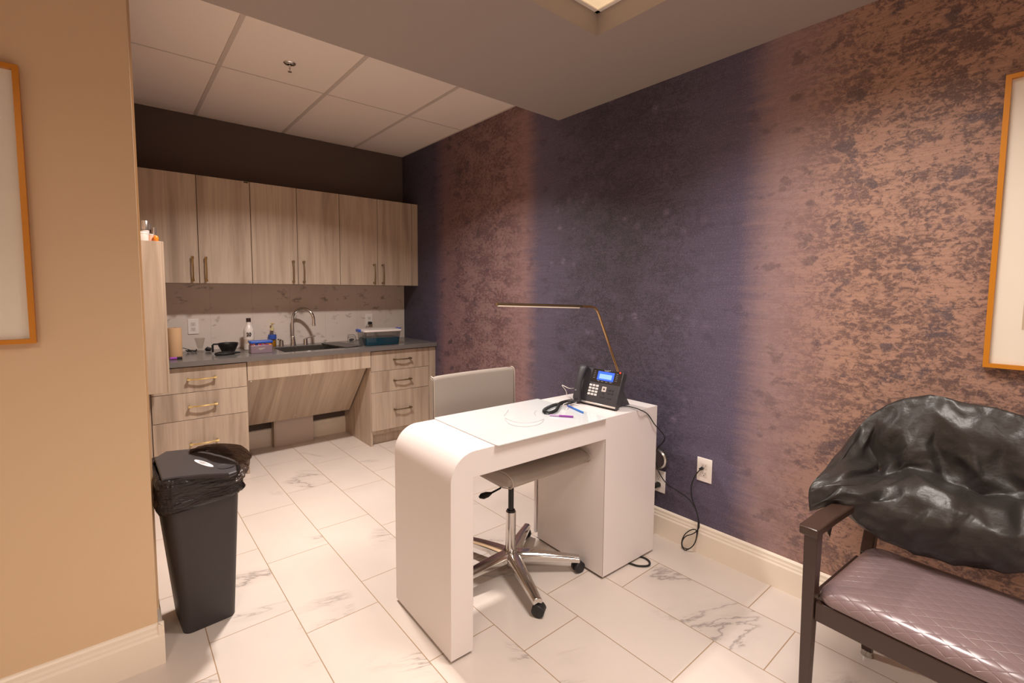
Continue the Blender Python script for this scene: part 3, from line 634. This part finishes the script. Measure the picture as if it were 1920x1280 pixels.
loft(b, rr, cap=False, closed=False); obj('liner_flare', b, m_flare, t, ang=80, solid=.0008)
# ---------------------------------------------------------------- desk
DA = math.atan2(-.038, 1.25)
t = empty('manicure_desk', 'white desk with rounded left corner, pedestal and glass inset top', 'desk', (-1.434, -3.030, 0), DA)
H, W, D = .780, 1.245, .455; T = .1; Rr = .075
Ro = .105
def outer():
    p = [(0, .012)]; 
    for i in range(13):
        a = PI - PI / 2 * i / 12; p.append((Ro + Ro * math.cos(a), H - Ro + Ro * math.sin(a)))
    return p
out = outer() + [(W, H), (W, .012), (.84, .012), (.84, .680), (.098, .680), (.098, .012)]
# body made as one extruded outline
b = B(); prism(b, out, 'y', 0, D); obj('body', b, m_white, t, world=False, bevel=.0015, seg=2, ang=25)
obj('panel_joint', boxb(.8395, .8405, -.0004, .001, .02, .68), M('grey_joint', '8a807c', .6), t, world=False)
m_pl = M('dark_plinth', '4c4038', .7)
for q in ((.012, .09), (.85, W - .012)): obj('plinth', boxb(*q, .012, D - .01, 0, .012), m_pl, t, world=False)
b = B(); p = rrect((.196 + .835) / 2, D / 2 - .006, .639, D + .022, .008, 3); loft(b, [[(*q, H + .0005) for q in p], [(*q, H + .0065) for q in p]])
obj('glass_top', b, m_wglass, t, world=False, bevel=.002, label='white glass inset top')
b = B(); box(b, .84, .858, D + .012, D + .030, .035, .66); box(b, .858, 1.235, D + .012, D + .030, .035, .66)
dr = obj('door', b, m_white, t, world=False)
obj('lock', boxb(.856, .862, D + .002, D + .012, .28, .31), m_black, dr, world=True) if 0 else None
b = B(); box(b, .846, .856, D + .001, D + .0118, .25, .29); obj('lock', b, m_steel, t, world=False)
# ---------------------------------------------------------------- desk lamp
t = empty('desk_lamp', 'slim brass bent-tube lamp standing behind the desk phone', 'lamp', (-.205, -2.80, H + .0015))
b = B(); lathe(b, [(.028, 0), (.028, .008), (.010, .012), (.008, .03), (.001, .031)], (-.205, -2.80, H + .0015)); obj('base', b, m_brass2, t)
m_lb = M('pale_brass', 'c9a06c', .3, 1)
kn = Vector((-.438, -2.86, 1.285)); lo = Vector((-.232, -2.855, .925)); e = Vector((-1.09, -2.86, 1.308)); bs = Vector((-.205, -2.80, H + .012))
d1 = (lo - kn).normalized(); d2 = (e - kn).normalized()
pp = [bs, bs.lerp(lo, .5) + Vector((.004, 0, 0)), lo] + [kn + d1 * .035, kn + d1 * .015 + d2 * .006, kn + d1 * .005 + d2 * .018, kn + d2 * .04]
b = B(); tube(b, pp + [kn + d2 * .12], .0062, 10); obj('stem', b, m_lb, t)
b = B(); tube(b, [kn + d2 * .11, e], .0072, 12); ar = obj('light_arm', b, m_brass2, t)
b = B(); tube(b, [kn + d2 * .13 - Vector((0, 0, .005)), e - Vector((0, 0, .005)) - d2 * .006], .0052, 8); obj('diffuser', b, M('lamp_diffuser', 'eee0d0', .4), ar)
# ---------------------------------------------------------------- phone
BL = Vector((-.460, -2.748, .783)); BR = Vector((-.450, -3.008, .783)); ex_ = (BR - BL).normalized(); ey_ = Vector((.36, .02, .93)); ey_ = (ey_ - ex_ * ey_.dot(ex_)).normalized(); ez_ = ex_.cross(ey_)
t = empty('desk_phone', 'dark grey desk phone with lit blue screen on white desk', 'phone', (-.42, -2.88, .7815))
PM = Matrix(((ex_.x, ey_.x, ez_.x, BL.x), (ex_.y, ey_.y, ez_.y, BL.y), (ex_.z, ey_.z, ez_.z, BL.z), (0, 0, 0, 1)))
def pobj(name, bm, mat, parent=t, **kw): bm.transform(PM); return obj(name, bm, mat, parent, **kw)
pw, ph = .262, .188
b = B(); prism(b, [(0, 0), (0, .012), (.035, .020), (ph, .020), (ph, -.015), (.02, -.02)], 'x', .0, pw)  # profile (y', z')
body = pobj('body', b, m_phone, bevel=.004)
b = B(); box(b, .006, pw - .004, .004, .0125, .0125, .0165); pobj('silver_strip', b, M('silver_strip', 'd9d4d0', .3, .6), bevel=.001)
# stand
b = B(); loft(b, [[PM @ Vector((x, y, -.015)) for x, y in ((.04, .06), (.21, .06), (.21, .16), (.04, .16))], [Vector((x, y, .7815)) for x, y in ((-.38, -2.79), (-.38, -2.97), (-.29, -2.97), (-.29, -2.79))]]); obj('stand', b, m_phone, t)
b = B(); box(b, .082, pw - .003, .118, ph - .002, .0195, .0222); pobj('upper_panel', b, m_pblack, bevel=.002)
scr = M('blue_lcd', '2a55e0', .3, emis='2f5de8', es=.75); scr2 = M('blue_lcd_window', '6f97f5', .3, emis='7ea4ff', es=.85)
b = B(); box(b, .118, .216, .131, .176, .0222, .0228); s_ = pobj('screen', b, scr)
b = B(); box(b, .130, .204, .139, .163, .0229, .0232); pobj('screen_window', b, scr2, s_)
b = B(); tube(b, [(.246, .182, .0215), (.246, .182, .0245)], .0035, 10); pobj('indicator', b, M('red_led', 'ff2a10', .4, emis='ff3010', es=3))
kw_, kwh = M('white_keys', 'ded8d6', .4), M('dark_keys', '232126', .4)
digs = '123456789*0#'
for r_ in range(4):
    for c_ in range(3):
        x, y = .090 + c_ * .0205, .099 - r_ * .0155; b = B(); box(b, x - .0078, x + .0078, y - .0052, y + .0052, .0195, .0222); kk = pobj('key', b, kw_, bevel=.001)
        text(digs[r_ * 3 + c_], .007, m_ink, PM @ Matrix.Translation((x, y, .0224)), kk)
b = B(); lathe(b, [(.013, .0195), (.013, .0225), (.007, .0225), (.0065, .0215), (.001, .0215)], (.175, .088, 0), 24); 
for a in range(4):
    an = a * PI / 2 + PI / 4; tube(b, [(.175 + .012 * math.cos(an), .088 + .012 * math.sin(an), .0196), (.175 + .012 * math.cos(an), .088 + .012 * math.sin(an), .0226)], .005, 8)
nav = pobj('navigation_key', b, M('silver_key', 'cfcac8', .3, .4)); b = B(); tube(b, [(.175, .088, .0215), (.175, .088, .0228)], .0045, 12); pobj('centre_button', b, kwh, nav)
for x, y in ((.207, .088), (.225, .088), (.207, .072), (.225, .072)):
    b = B(); box(b, x - .006, x + .006, y - .004, y + .004, .0195, .0218); pobj('key', b, kwh, bevel=.001)
for x0_, x1_, y in ((.160, .186, .048), (.204, .228, .047)):
    b = B(); box(b, x0_, x1_, y - .003, y + .003, .0195, .0218); pobj('volume_key', b, kwh, bevel=.001)
b = B(); tube(b, [(.175, .065, .0195), (.175, .065, .0215)], .004, 10); pobj('mute_key', b, kwh)
b = B()
for k_ in range(5):
    for xx in (.099, .231): box(b, xx - .006, xx + .006, .137 + k_ * .0088, .1385 + k_ * .0088, .0222, .0226)
for xx in (.130, .153, .178, .203): box(b, xx - .007, xx + .007, .124, .1265, .0222, .0226)
pobj('line_key_marks', b, M('grey_marks', '7f7c84', .5))
text('Yealink', .010, M('grey_logo', 'a8a4aa', .4), PM @ Matrix.Translation((.166, .1815, .0224)), t, name='logo')
# handset
b = B(); rings = []
hp = [(-.004, .024, .040, .034), (.010, .034, .046, .040), (.035, .042, .040, .030), (.075, .052, .034, .024), (.115, .055, .034, .024), (.150, .050, .040, .028), (.180, .044, .046, .036), (.196, .034, .040, .030)]
for y, zz, w_, th_ in hp:
    rings.append([(.036 + w_ / 2 * math.copysign(abs(math.cos(a)) ** .7, math.cos(a)), y, zz + th_ / 2 * math.copysign(abs(math.sin(a)) ** .7, math.sin(a))) for a in [2 * PI * i / 16 for i in range(16)]])
loft(b, rings); hs = pobj('handset', b, m_phone, subsurf=1)
text('HD', .007, M('grey_hd', 'b8b4b4', .4), PM @ Matrix.Translation((.036, .052, .0635)), hs)
# coiled cord
cp = smoothpath([up(u, v, 'z', q) for u, v, q in ((1078, 752, .80), (1062, 756, .797), (1048, 757, .796), (1036, 760, .796), (1022, 767, .796), (1021, 772, .796), (1032, 773, .796), (1042, 769, .796), (1047, 762, .796), (1050, 756, .80), (1062, 752, .80), (1074, 750, .80))], 14)
L = [0]
for a, c in zip(cp, cp[1:]): L.append(L[-1] + (c - a).length)
hel = []; tot = L[-1]; NT_ = int(tot / .0009); j = 0
for i in range(NT_):
    s = tot * i / NT_
    while L[j + 1] < s: j += 1
    p = cp[j].lerp(cp[j + 1], (s - L[j]) / max(1e-9, L[j + 1] - L[j])); tg = (cp[j + 1] - cp[j]).normalized(); n1 = tg.cross(Vector((0, 0, 1))).normalized(); n2 = Vector((0, 0, 1)); a = s / .0065 * 2 * PI
    hel.append(p + (n1 * math.cos(a) + n2 * math.sin(a)) * .0062)
b = B(); tube(b, hel, .0021, 5); obj('coiled_cord', b, m_rubber, t)
# cables and small things on the desk
GZ = H + .0068
b = B(); tube(b, smoothpath([up(1080, 727, 'z', .84), up(1068, 728, 'z', .845), up(1054, 722, 'z', .858), up(1061, 732, 'z', .82), up(1063, 742, 'z', .784)]), .0018, 6)
tube(b, smoothpath([up(1080, 735, 'z', .82), up(1076, 745, 'z', .79), up(1071, 752, 'z', .785), up(1058, 757, 'z', .812), up(1055, 762, 'z', .80), up(1060, 763, 'z', GZ + .003), up(1072, 757, 'z', .786)]), .0018, 6)
tag(obj('white_cable', b, m_plaster), 'thin white cable looping out behind the desk phone', 'cable')
def pen(label, a, c, m1, m2, r=.0045):
    a = Vector(a); c = Vector(c); t = empty('pen', label, 'pen', ((a + c) / 2 - Vector((0, 0, r)))); m = a.lerp(c, .4); b = B(); tube(b, [m, c], r, 10); obj('barrel', b, m1, t)
    b = B(); tube(b, [a, m], [r * .9, r], 10); obj('grip', b, m2, t)
pen('purple and white pen on the glass desk top', up(1031, 778, 'z', GZ + .0048), up(1075, 781, 'z', GZ + .0048), M('violet_pen', '8a3f9a', .35), M('lilac_grip', 'b79ac0', .35))
pen('bright blue pen under the phone cord on white desk', up(1064, 760, 'z', GZ + .0048), up(1093, 773, 'z', GZ + .0048), M('blue_pen', '2f6fc0', .35), M('deep_blue_pen', '2a4fa8', .35))
b = B(); tube(b, smoothpath([up(u, v, 'z', GZ + .002) for u, v in ((946, 784), (955, 794), (975, 799), (1000, 798), (1015, 792), (1020, 784))]), .0012, 5); tube(b, smoothpath([up(u, v, 'z', GZ + .003) for u, v in ((946, 783), (965, 790), (990, 792), (1012, 788), (1019, 785))]), .0010, 5)
tube(b, smoothpath([up(u, v, 'z', GZ + .002) for u, v in ((945, 779), (950, 773), (953, 768))]), .0010, 5); tube(b, smoothpath([up(u, v, 'z', GZ + .002) for u, v in ((1004, 779), (1002, 773), (1006, 769))]), .0010, 5)
tag(obj('clear_strip', b, M('clear_film_edge', 'c9c6c6', .2)), 'curved strip of clear plastic film on glass desk top', 'plastic strip')
# phone cable to the wall
pts = [up(1164, 761, 'z', .787), up(1180, 762, 'z', .787), up(1200, 768, 'z', .787), up(1215, 777, 'y', -3.07), up(1227, 795, 'y', -3.08), (-.13, -3.08, .60)]
pts += [up(u, v, 'x', xx) for u, v, xx in ((1230, 845, -.10), (1231, 872, -.07), (1240, 893, -.04), (1252, 908, -.03), (1270, 920, -.03), (1290, 934, -.03), (1303, 952, -.03), (1310, 975, -.035), (1310, 990, -.04), (1300, 1000, -.04), (1286, 1005, -.05), (1279, 1015, -.05), (1281, 1026, -.05), (1293, 1028, -.05), (1304, 1015, -.04), (1306, 995, -.035), (1296, 993, -.04), (1283, 1003, -.05), (1278, 1020, -.05), (1285, 1031, -.05), (1300, 1022, -.045), (1307, 1003, -.04), (1309, 975, -.035), (1305, 955, -.03), (1298, 935, -.03), (1296, 912, -.03), (1303, 893, -.03), (1311, 882, -.03), (1317, 878, -.012))]
b = B(); tube(b, smoothpath(pts, 5), .0028, 6); tube(b, [up(1311, 880, 'x', -.022), up(1318, 877, 'x', -.009)], [.006, .008], 8)
tag(obj('phone_cable', b, m_rubber), 'long black cable hanging from phone to the wallpaper outlet', 'cable')
b = B(); tube(b, smoothpath([(-.40, -3.02, .006), (-.385, -3.06, .006), (-.37, -3.10, .006), (-.33, -3.13, .006), (-.295, -3.115, .006), (-.285, -3.08, .006), (-.30, -3.04, .006), (-.32, -3.01, .006)]), .0048, 8)
tag(obj('power_cable', b, m_rubber), 'loop of black cable poking out under the white pedestal', 'cable')
# ---------------------------------------------------------------- office chair
c0 = Vector((-.890, -2.732, 0)); t = empty('office_chair', 'taupe leather swivel chair with chrome star base pushed under desk', 'chair', c0)
b = B(); lathe(b, [(.036, .072), (.040, .078), (.040, .108), (.030, .114), (.001, .115)], c0, 24)
hub = obj('hub', b, m_chrome, t)
for i in range(5):
    a = math.radians(-110.8 + 72 * i); d = Vector((math.cos(a), math.sin(a), 0)); n_ = Vector((-d.y, d.x, 0)); b = B(); rings = []
    for s in range(9):
        q = s / 8; r = .02 + .305 * q; w_ = .036 * (1 - q) + .021 * q; h_ = .044 * (1 - q) + .028 * q; zc = .112 - .030 * q ** 1.6 - h_ / 2
        rings.append([c0 + d * r + n_ * x + Vector((0, 0, zc + y)) for x, y in ((-w_, -h_ / 2), (-w_, h_ * .15), (-w_ * .55, h_ / 2), (w_ * .55, h_ / 2), (w_, h_ * .15), (w_, -h_ / 2), (w_ * .6, -h_ / 2), (0, -h_ * .3), (-w_ * .6, -h_ / 2))])
    q = .332; rings.append([c0 + d * q + (p - (c0 + d * .325)) * .6 + Vector((0, 0, 0)) if 0 else (p + d * .010) * 1 for p in rings[-1]])
    loft(b, rings); obj('leg', b, m_chrome, t, bevel=.004, seg=3, ang=50)
    cc = c0 + d * .322; ca = a + (.9, .5, 1.2, 2.2, .2)[i]; wd = Vector((math.cos(ca), math.sin(ca), 0)); wn = Vector((-wd.y, wd.x, 0))
    ct_ = empty_c = None
    b = B(); tube(b, [cc + Vector((0, 0, .035)), cc + Vector((0, 0, .075))], .007, 8)
    for s in (-1, 1):
        c_ = cc + wd * .008 + wn * s * .013 + Vector((0, 0, .0272)); tube(b, [c_ - wn * .009, c_ - wn * .006, c_ + wn * .006, c_ + wn * .009], [.021, .027, .027, .021], 20)
    # hood
    rings = []
    for k_ in range(8):
        an = PI * (.05 + .75 * k_ / 7); rings.append([cc + wd * (.008 + math.cos(an) * rr) + Vector((0, 0, .0255 + math.sin(an) * rr)) + wn * sx for rr, sx in ((.0265, -.021), (.030, -.018), (.030, .018), (.0265, .021))])
    loft(b, rings); obj('caster', b, m_black, t)
b = B(); tube(b, [c0 + Vector((0, 0, .10)), c0 + Vector((0, 0, .30))], .0245, 20); tube(b, [c0 + Vector((0, 0, .30)), c0 + Vector((0, 0, .305))], .0245, 20); obj('column_sleeve', b, m_chrome, t)
b = B(); tube(b, [c0 + Vector((0, 0, .298)), c0 + Vector((0, 0, .313))], .020, 20); tube(b, [c0 + Vector((0, 0, .31)), c0 + Vector((0, 0, .52))], .0135, 16); obj('gas_lift', b, m_black, t)
b = B(); box(b, c0.x - .09, c0.x + .09, c0.y - .06, c0.y + .10, .505, .528); obj('mechanism', b, m_black, t, bevel=.004)
b = B(); lv0 = c0 + Vector((-.03, -.01, .512)); lv1 = up(938, 915, 'y', -2.70); lv2 = up(921, 924, 'y', -2.72); lv3 = up(899, 932, 'y', -2.74)
tube(b, [lv0, lv1, lv2], .005, 8); tube(b, [lv2, lv2.lerp(lv3, .35), lv2.lerp(lv3, .75), lv3], [.006, .014, .015, .006], 10, flat=.5); obj('lever', b, m_black, t)
# seat: rounded slab running side to side
sxa, sxb = -1.105, -.607
prof = [(-2.970, .552), (-2.985, .565), (-2.986, .580), (-2.972, .596), (-2.94, .606), (-2.80, .606), (-2.62, .602), (-2.50, .604), (-2.47, .598), (-2.465, .58), (-2.475, .560), (-2.52, .548), (-2.75, .543), (-2.92, .540)]
b = B(); xs = [sxa, sxa + .004, sxa + .02] + [sxa + .02 + (sxb - sxa - .04) * i / 10 for i in range(1, 10)] + [sxb - .02, sxb - .004, sxb]
rings = []
for x in xs:
    e_ = min(x - sxa, sxb - x); s = 1 - .10 * max(0, 1 - e_ / .02) ** 2; q = (x - (sxa + sxb) / 2) / ((sxb - sxa) / 2)
    cy = -2.72; cz = .573; rings.append([(x, cy + (y - cy) * (s if 1 else 1), cz + (zz - cz) * s - (.012 * (1 - q * q) if zz > .57 else 0) * .8) for y, zz in prof])
loft(b, rings); seat = obj('seat', b, m_taupe, t, ang=60)
b = B()
for x in (sxa + .006, sxb - .006):
    tube(b, [(x, y, zz + .0) for y, zz in prof], .0028, 6, closed=True)
obj('piping', b, M('taupe_piping', 'b0a498', .4), seat)
# backrest
bl0, bl1 = -1.165, -.640
bp_ = [(-2.462, .655), (-2.455, .93), (-2.448, .944), (-2.432, .948), (-2.418, .94), (-2.414, .92), (-2.424, .655), (-2.43, .64), (-2.455, .642)]
b = B(); rings = []
for i in range(15):
    x = bl0 + (bl1 - bl0) * i / 14; q = (i / 7 - 1); e_ = 1 - .25 * (abs(q) > .98); rings.append([(x, -2.438 + (y + 2.438) * e_ - .018 * q * q, zz - (.006 * (abs(q) > .98))) for y, zz in bp_])
loft(b, rings); bk = obj('backrest', b, m_taupe, t, ang=60)
b = B()
for i in (0, 14):
    x = bl0 + (bl1 - bl0) * i / 14 + (.006 if i == 0 else -.006); tube(b, [(x, y - .018, zz) for y, zz in bp_], .003, 6, closed=True)
obj('piping', b, M('taupe_back_piping', 'b5a99c', .4), bk)
b = B()
for x in (-1.02, -.76): tube(b, smoothpath([(x, -2.44, .70), (x, -2.425, .64), (x, -2.46, .545), (x, -2.56, .536), (x, -2.66, .536)]), .010, 8)
obj('back_bracket', b, m_chrome, t)
# ---------------------------------------------------------------- waiting chair
WA = math.radians(-4); t = empty('waiting_armchair', 'dark wood armchair with quilted mauve seat against the wallpaper', 'armchair', (-.68, -3.92, 0), WA)
# local frame: x towards the wall, y towards the back of the room (so width runs to -y)
Wd = .60
def legq(name, x0, y0, w0, d0, x1, y1, w1, d1, z0, z1):
    b = B(); rr = []
    for s in [i / 5 for i in range(6)]:
        cx = x0 + (x1 - x0) * s; cy = y0 + (y1 - y0) * s; ww = w0 + (w1 - w0) * s; dd = d0 + (d1 - d0) * s; zz = z0 + (z1 - z0) * s
        rr.append([(cx - dd / 2, cy - ww / 2, zz), (cx + dd / 2, cy - ww / 2, zz), (cx + dd / 2, cy + ww / 2, zz), (cx - dd / 2, cy + ww / 2, zz)])
    loft(b, rr); return obj(name, b, m_darkwood, t, world=False, bevel=.003)
for sy in (0, -Wd):
    legq('front_leg', .0, sy, .026, .028, .0, sy, .038, .042, 0, .625)
    legq('rear_leg', .50, sy - .02 * (1 if sy == 0 else -1), .032, .03, .43, sy - .02 * (1 if sy == 0 else -1), .036, .04, .02, .43)
    legq('back_post', .43, sy - .02 * (1 if sy == 0 else -1), .036, .04, .575, sy - .02 * (1 if sy == 0 else -1), .032, .025, .43, .86)
    b = B(); tube(b, [(.50, sy - .02 * (1 if sy == 0 else -1), 0), (.50, sy - .02 * (1 if sy == 0 else -1), .022)], [.020, .017], 14); obj('foot_glide', b, m_steel, t, world=False)
    b = B(); rr = []
    for x, zt, w_ in ((-.042, .647, .050), (-.03, .651, .054), (.1, .655, .056), (.3, .648, .050), (.50, .640, .040)):
        rr.append([(x, sy - w_ / 2, zt - .026), (x, sy + w_ / 2, zt - .026), (x, sy + w_ / 2, zt), (x, sy - w_ / 2, zt)])
    loft(b, rr); obj('armrest', b, m_darkwood, t, world=False, bevel=.005, seg=3)
obj('front_rail', boxb(-.010, .012, -Wd + .018, -.018, .350, .412), m_darkwood, t, world=False, bevel=.003)
for sy in (0, -Wd): obj('side_rail', boxb(.02, .42, sy - .011, sy + .011, .350, .405), m_darkwood, t, world=False, bevel=.003)
obj('rear_rail', boxb(.415, .437, -Wd + .018, -.018, .350, .405), m_darkwood, t, world=False, bevel=.003)
b = B(); sc = []
for ins, zz in ((.02, .408), (.004, .416), (0, .428), (.004, .444), (.02, .460), (.05, .470), (.10, .477), (.18, .480)):
    sc.append([(x, y, zz) for x, y in rrect(.215, -Wd / 2, .46 - 2 * ins, Wd - .036 - 2 * ins, max(.01, .045 - ins * .2), 6)])
loft(b, sc); obj('seat', b, m_quilt, t, world=False, ang=70)
b = B(); rr = []
for zz, xf in ((.60, .545), (.62, .54), (.75, .548), (.90, .565), (.915, .572), (.92, .58)):
    rr.append([(xf, -.03, zz), (xf, -Wd + .03, zz), (xf + .022, -Wd + .03, zz), (xf + .022, -.03, zz)])
loft(b, rr); obj('backrest', b, m_darkwood, t, world=False, bevel=.008)
# ---------------------------------------------------------------- cape over the chair
G = [
 [(1585, 870, -.10), (1606, 830, -.08), (1640, 792, -.07), (1692, 765, -.07), (1747, 757, -.07), (1812, 770, -.07), (1872, 782, -.07), (1942, 800, -.07), (2025, 822, -.07), (2110, 850, -.07)],
 [(1573, 846, -.22), (1600, 812, -.17), (1636, 775, -.13), (1690, 749, -.12), (1745, 740, -.12), (1810, 753, -.12), (1870, 765, -.12), (1940, 784, -.12), (2020, 806, -.12), (2110, 840, -.13)],
 [(1548, 878, -.38), (1590, 855, -.27), (1632, 830, -.16), (1695, 812, -.19), (1755, 805, -.16), (1820, 818, -.18), (1880, 835, -.15), (1950, 850, -.17), (2030, 870, -.18), (2120, 890, -.25)],
 [(1530, 897, -.45), (1580, 875, -.36), (1652, 888, -.16), (1700, 850, -.22), (1770, 865, -.17), (1830, 885, -.20), (1890, 900, -.165), (1960, 905, -.20), (2040, 920, -.22), (2140, 930, -.35)],
 [(1518, 914, -.48), (1580, 898, -.42), (1658, 893, -.25), (1705, 880, -.22), (1785, 905, -.19), (1850, 925, -.185), (1905, 935, -.19), (1970, 940, -.20), (2060, 955, -.25), (2160, 960, -.42)],
 [(1516, 932, -.49), (1583, 912, -.44), (1660, 918, -.34), (1715, 905, -.33), (1790, 925, -.34), (1850, 950, -.28), (1912, 950, -.33), (1980, 960, -.34), (2070, 975, -.36), (2180, 985, -.47)],
 [(1517, 948, -.49), (1575, 930, -.45), (1635, 950, -.40), (1705, 965, -.38), (1775, 985, -.40), (1850, 1000, -.37), (1920, 1000, -.39), (1990, 1010, -.38), (2080, 1020, -.39), (2190, 1010, -.48)],
 [(1518, 957, -.49), (1560, 944, -.455), (1612, 978, -.40), (1685, 1020, -.37), (1755, 1040, -.38), (1835, 1058, -.37), (1920, 1062, -.38), (1995, 1075, -.37), (2085, 1085, -.39), (2195, 1030, -.48)],
 [(1520, 958, -.47), (1562, 947, -.43), (1618, 990, -.37), (1690, 1027, -.33), (1760, 1048, -.33), (1838, 1066, -.33), (1920, 1070, -.34), (2000, 1083, -.33), (2090, 1092, -.35), (2200, 1035, -.46)],
]
P3 = [[up(u, v, 'x', x) for u, v, x in row] for row in G]
K = 2; rows = [smoothpath(r, K) for r in P3]; cols = [smoothpath([r[i] for r in rows], K) for i in range(len(rows[0]))]
nr, nc = len(cols[0]), len(cols); b = B(); vv = []; random.seed(11)
for j in range(nr):
    row = []
    for i in range(nc):
        p = cols[i][j].copy(); e = 0 if j in (0, nr - 1) or i == 0 else 1; q = Vector((p.y * 6, p.z * 6, 2))
        rv = Vector((random.uniform(-.3, .3), random.uniform(-1, 1), random.uniform(-1, 1))) * .013
        out_ = (.030 * noise.noise(q * 1.3) + random.uniform(-.011, .013)) * (e if j > 3 else .3)
        row.append(b.verts.new(p + rv * e * (1 if j > 2 else .3) + Vector((-.85, -.2, .3)) * out_))
    vv.append(row)
for j in range(nr - 1):
    for i in range(nc - 1):
        a_, b_, c_, d_ = vv[j][i], vv[j][i + 1], vv[j + 1][i + 1], vv[j + 1][i]
        if random.random() < (.75 if i < 8 else .35): b.faces.new((a_, b_, d_)); b.faces.new((b_, c_, d_))
        else: b.faces.new((a_, b_, c_)); b.faces.new((a_, c_, d_))
bmesh.ops.subdivide_edges(b, edges=b.edges[:], cuts=4, use_grid_fill=True)
bmesh.ops.triangulate(b, faces=b.faces[:])
for _ in range(2): bmesh.ops.smooth_vert(b, verts=[v for v in b.verts if not v.is_boundary], factor=.5, use_axis_x=True, use_axis_y=True, use_axis_z=True)
for v in b.verts:
    q = Vector((v.co.y * 20 + v.co.z * 9, v.co.z * 16 - v.co.y * 7, 4)); v.co += Vector((-.9, -.1, .3)) * (.0035 * (1 - abs(noise.noise(q)) * 3))
# pointed tail hanging behind the arm
tl = [up(1545, 948, 'x', -.45), up(1562, 940, 'x', -.43), up(1572, 945, 'x', -.42), up(1563, 975, 'x', -.43), up(1556, 1007, 'x', -.44), up(1550, 995, 'x', -.45)]
b.faces.new([b.verts.new(p) for p in tl])
tag(obj('salon_cape', b, m_cape, ang=50, solid=.0015), 'crumpled black nylon cape draped over the armchair back', 'cape')
# ---------------------------------------------------------------- pictures
def picture(label, axis, face, a0, a1, z0, z1, wdt, dep, art=None):
    # axis 'x': on the wall x=0 running in y ; axis 'y': on wall y=face running in x
    s = -1
    def bx(u0, u1, w0, w1, d0, d1):
        return boxb(*sorted((face - d0, face - d1)), u0, u1, w0, w1) if axis == 'x' else boxb(u0, u1, *sorted((face - d0, face - d1)), w0, w1)
    c = ((face, (a0 + a1) / 2, z0) if axis == 'x' else ((a0 + a1) / 2, face, z0)); t = empty('framed_picture', label, 'picture', c)
    b = B()
    for q in ((a0, a1, z0, z0 + wdt), (a0, a1, z1 - wdt, z1), (a0, a0 + wdt, z0 + wdt, z1 - wdt), (a1 - wdt, a1, z0 + wdt, z1 - wdt)):
        r = bx(*q, .0005, dep); me = bpy.data.meshes.new('q'); r.to_mesh(me); b.from_mesh(me); r.free(); bpy.data.meshes.remove(me)
    obj('frame', b, m_gold, t, smooth=False)
    obj('mat', bx(a0 + wdt, a1 - wdt, z0 + wdt, z1 - wdt, .001, dep * .5), m_mat, t)
    if art: obj('print', bx(*art, dep * .5, dep * .5 + .001), M('soft_print', 'c9b49a', .8, bump=(6, .1, .001)), t)
    obj('glass', bx(a0 + wdt, a1 - wdt, z0 + wdt, z1 - wdt, dep * .72, dep * .78), m_glass, t)
picture('large gold-framed picture on the wallpaper above the armchair', 'x', 0, -4.95, -4.203, 1.112, 2.078, .014, .030, (-4.82, -4.285, 1.245, 1.335))
picture('large gold-framed picture on the beige wall at left', 'y', -2.345, -3.25, -2.520, 1.196, 2.020, .014, .030, (-3.12, -2.607, 1.25, 1.33))
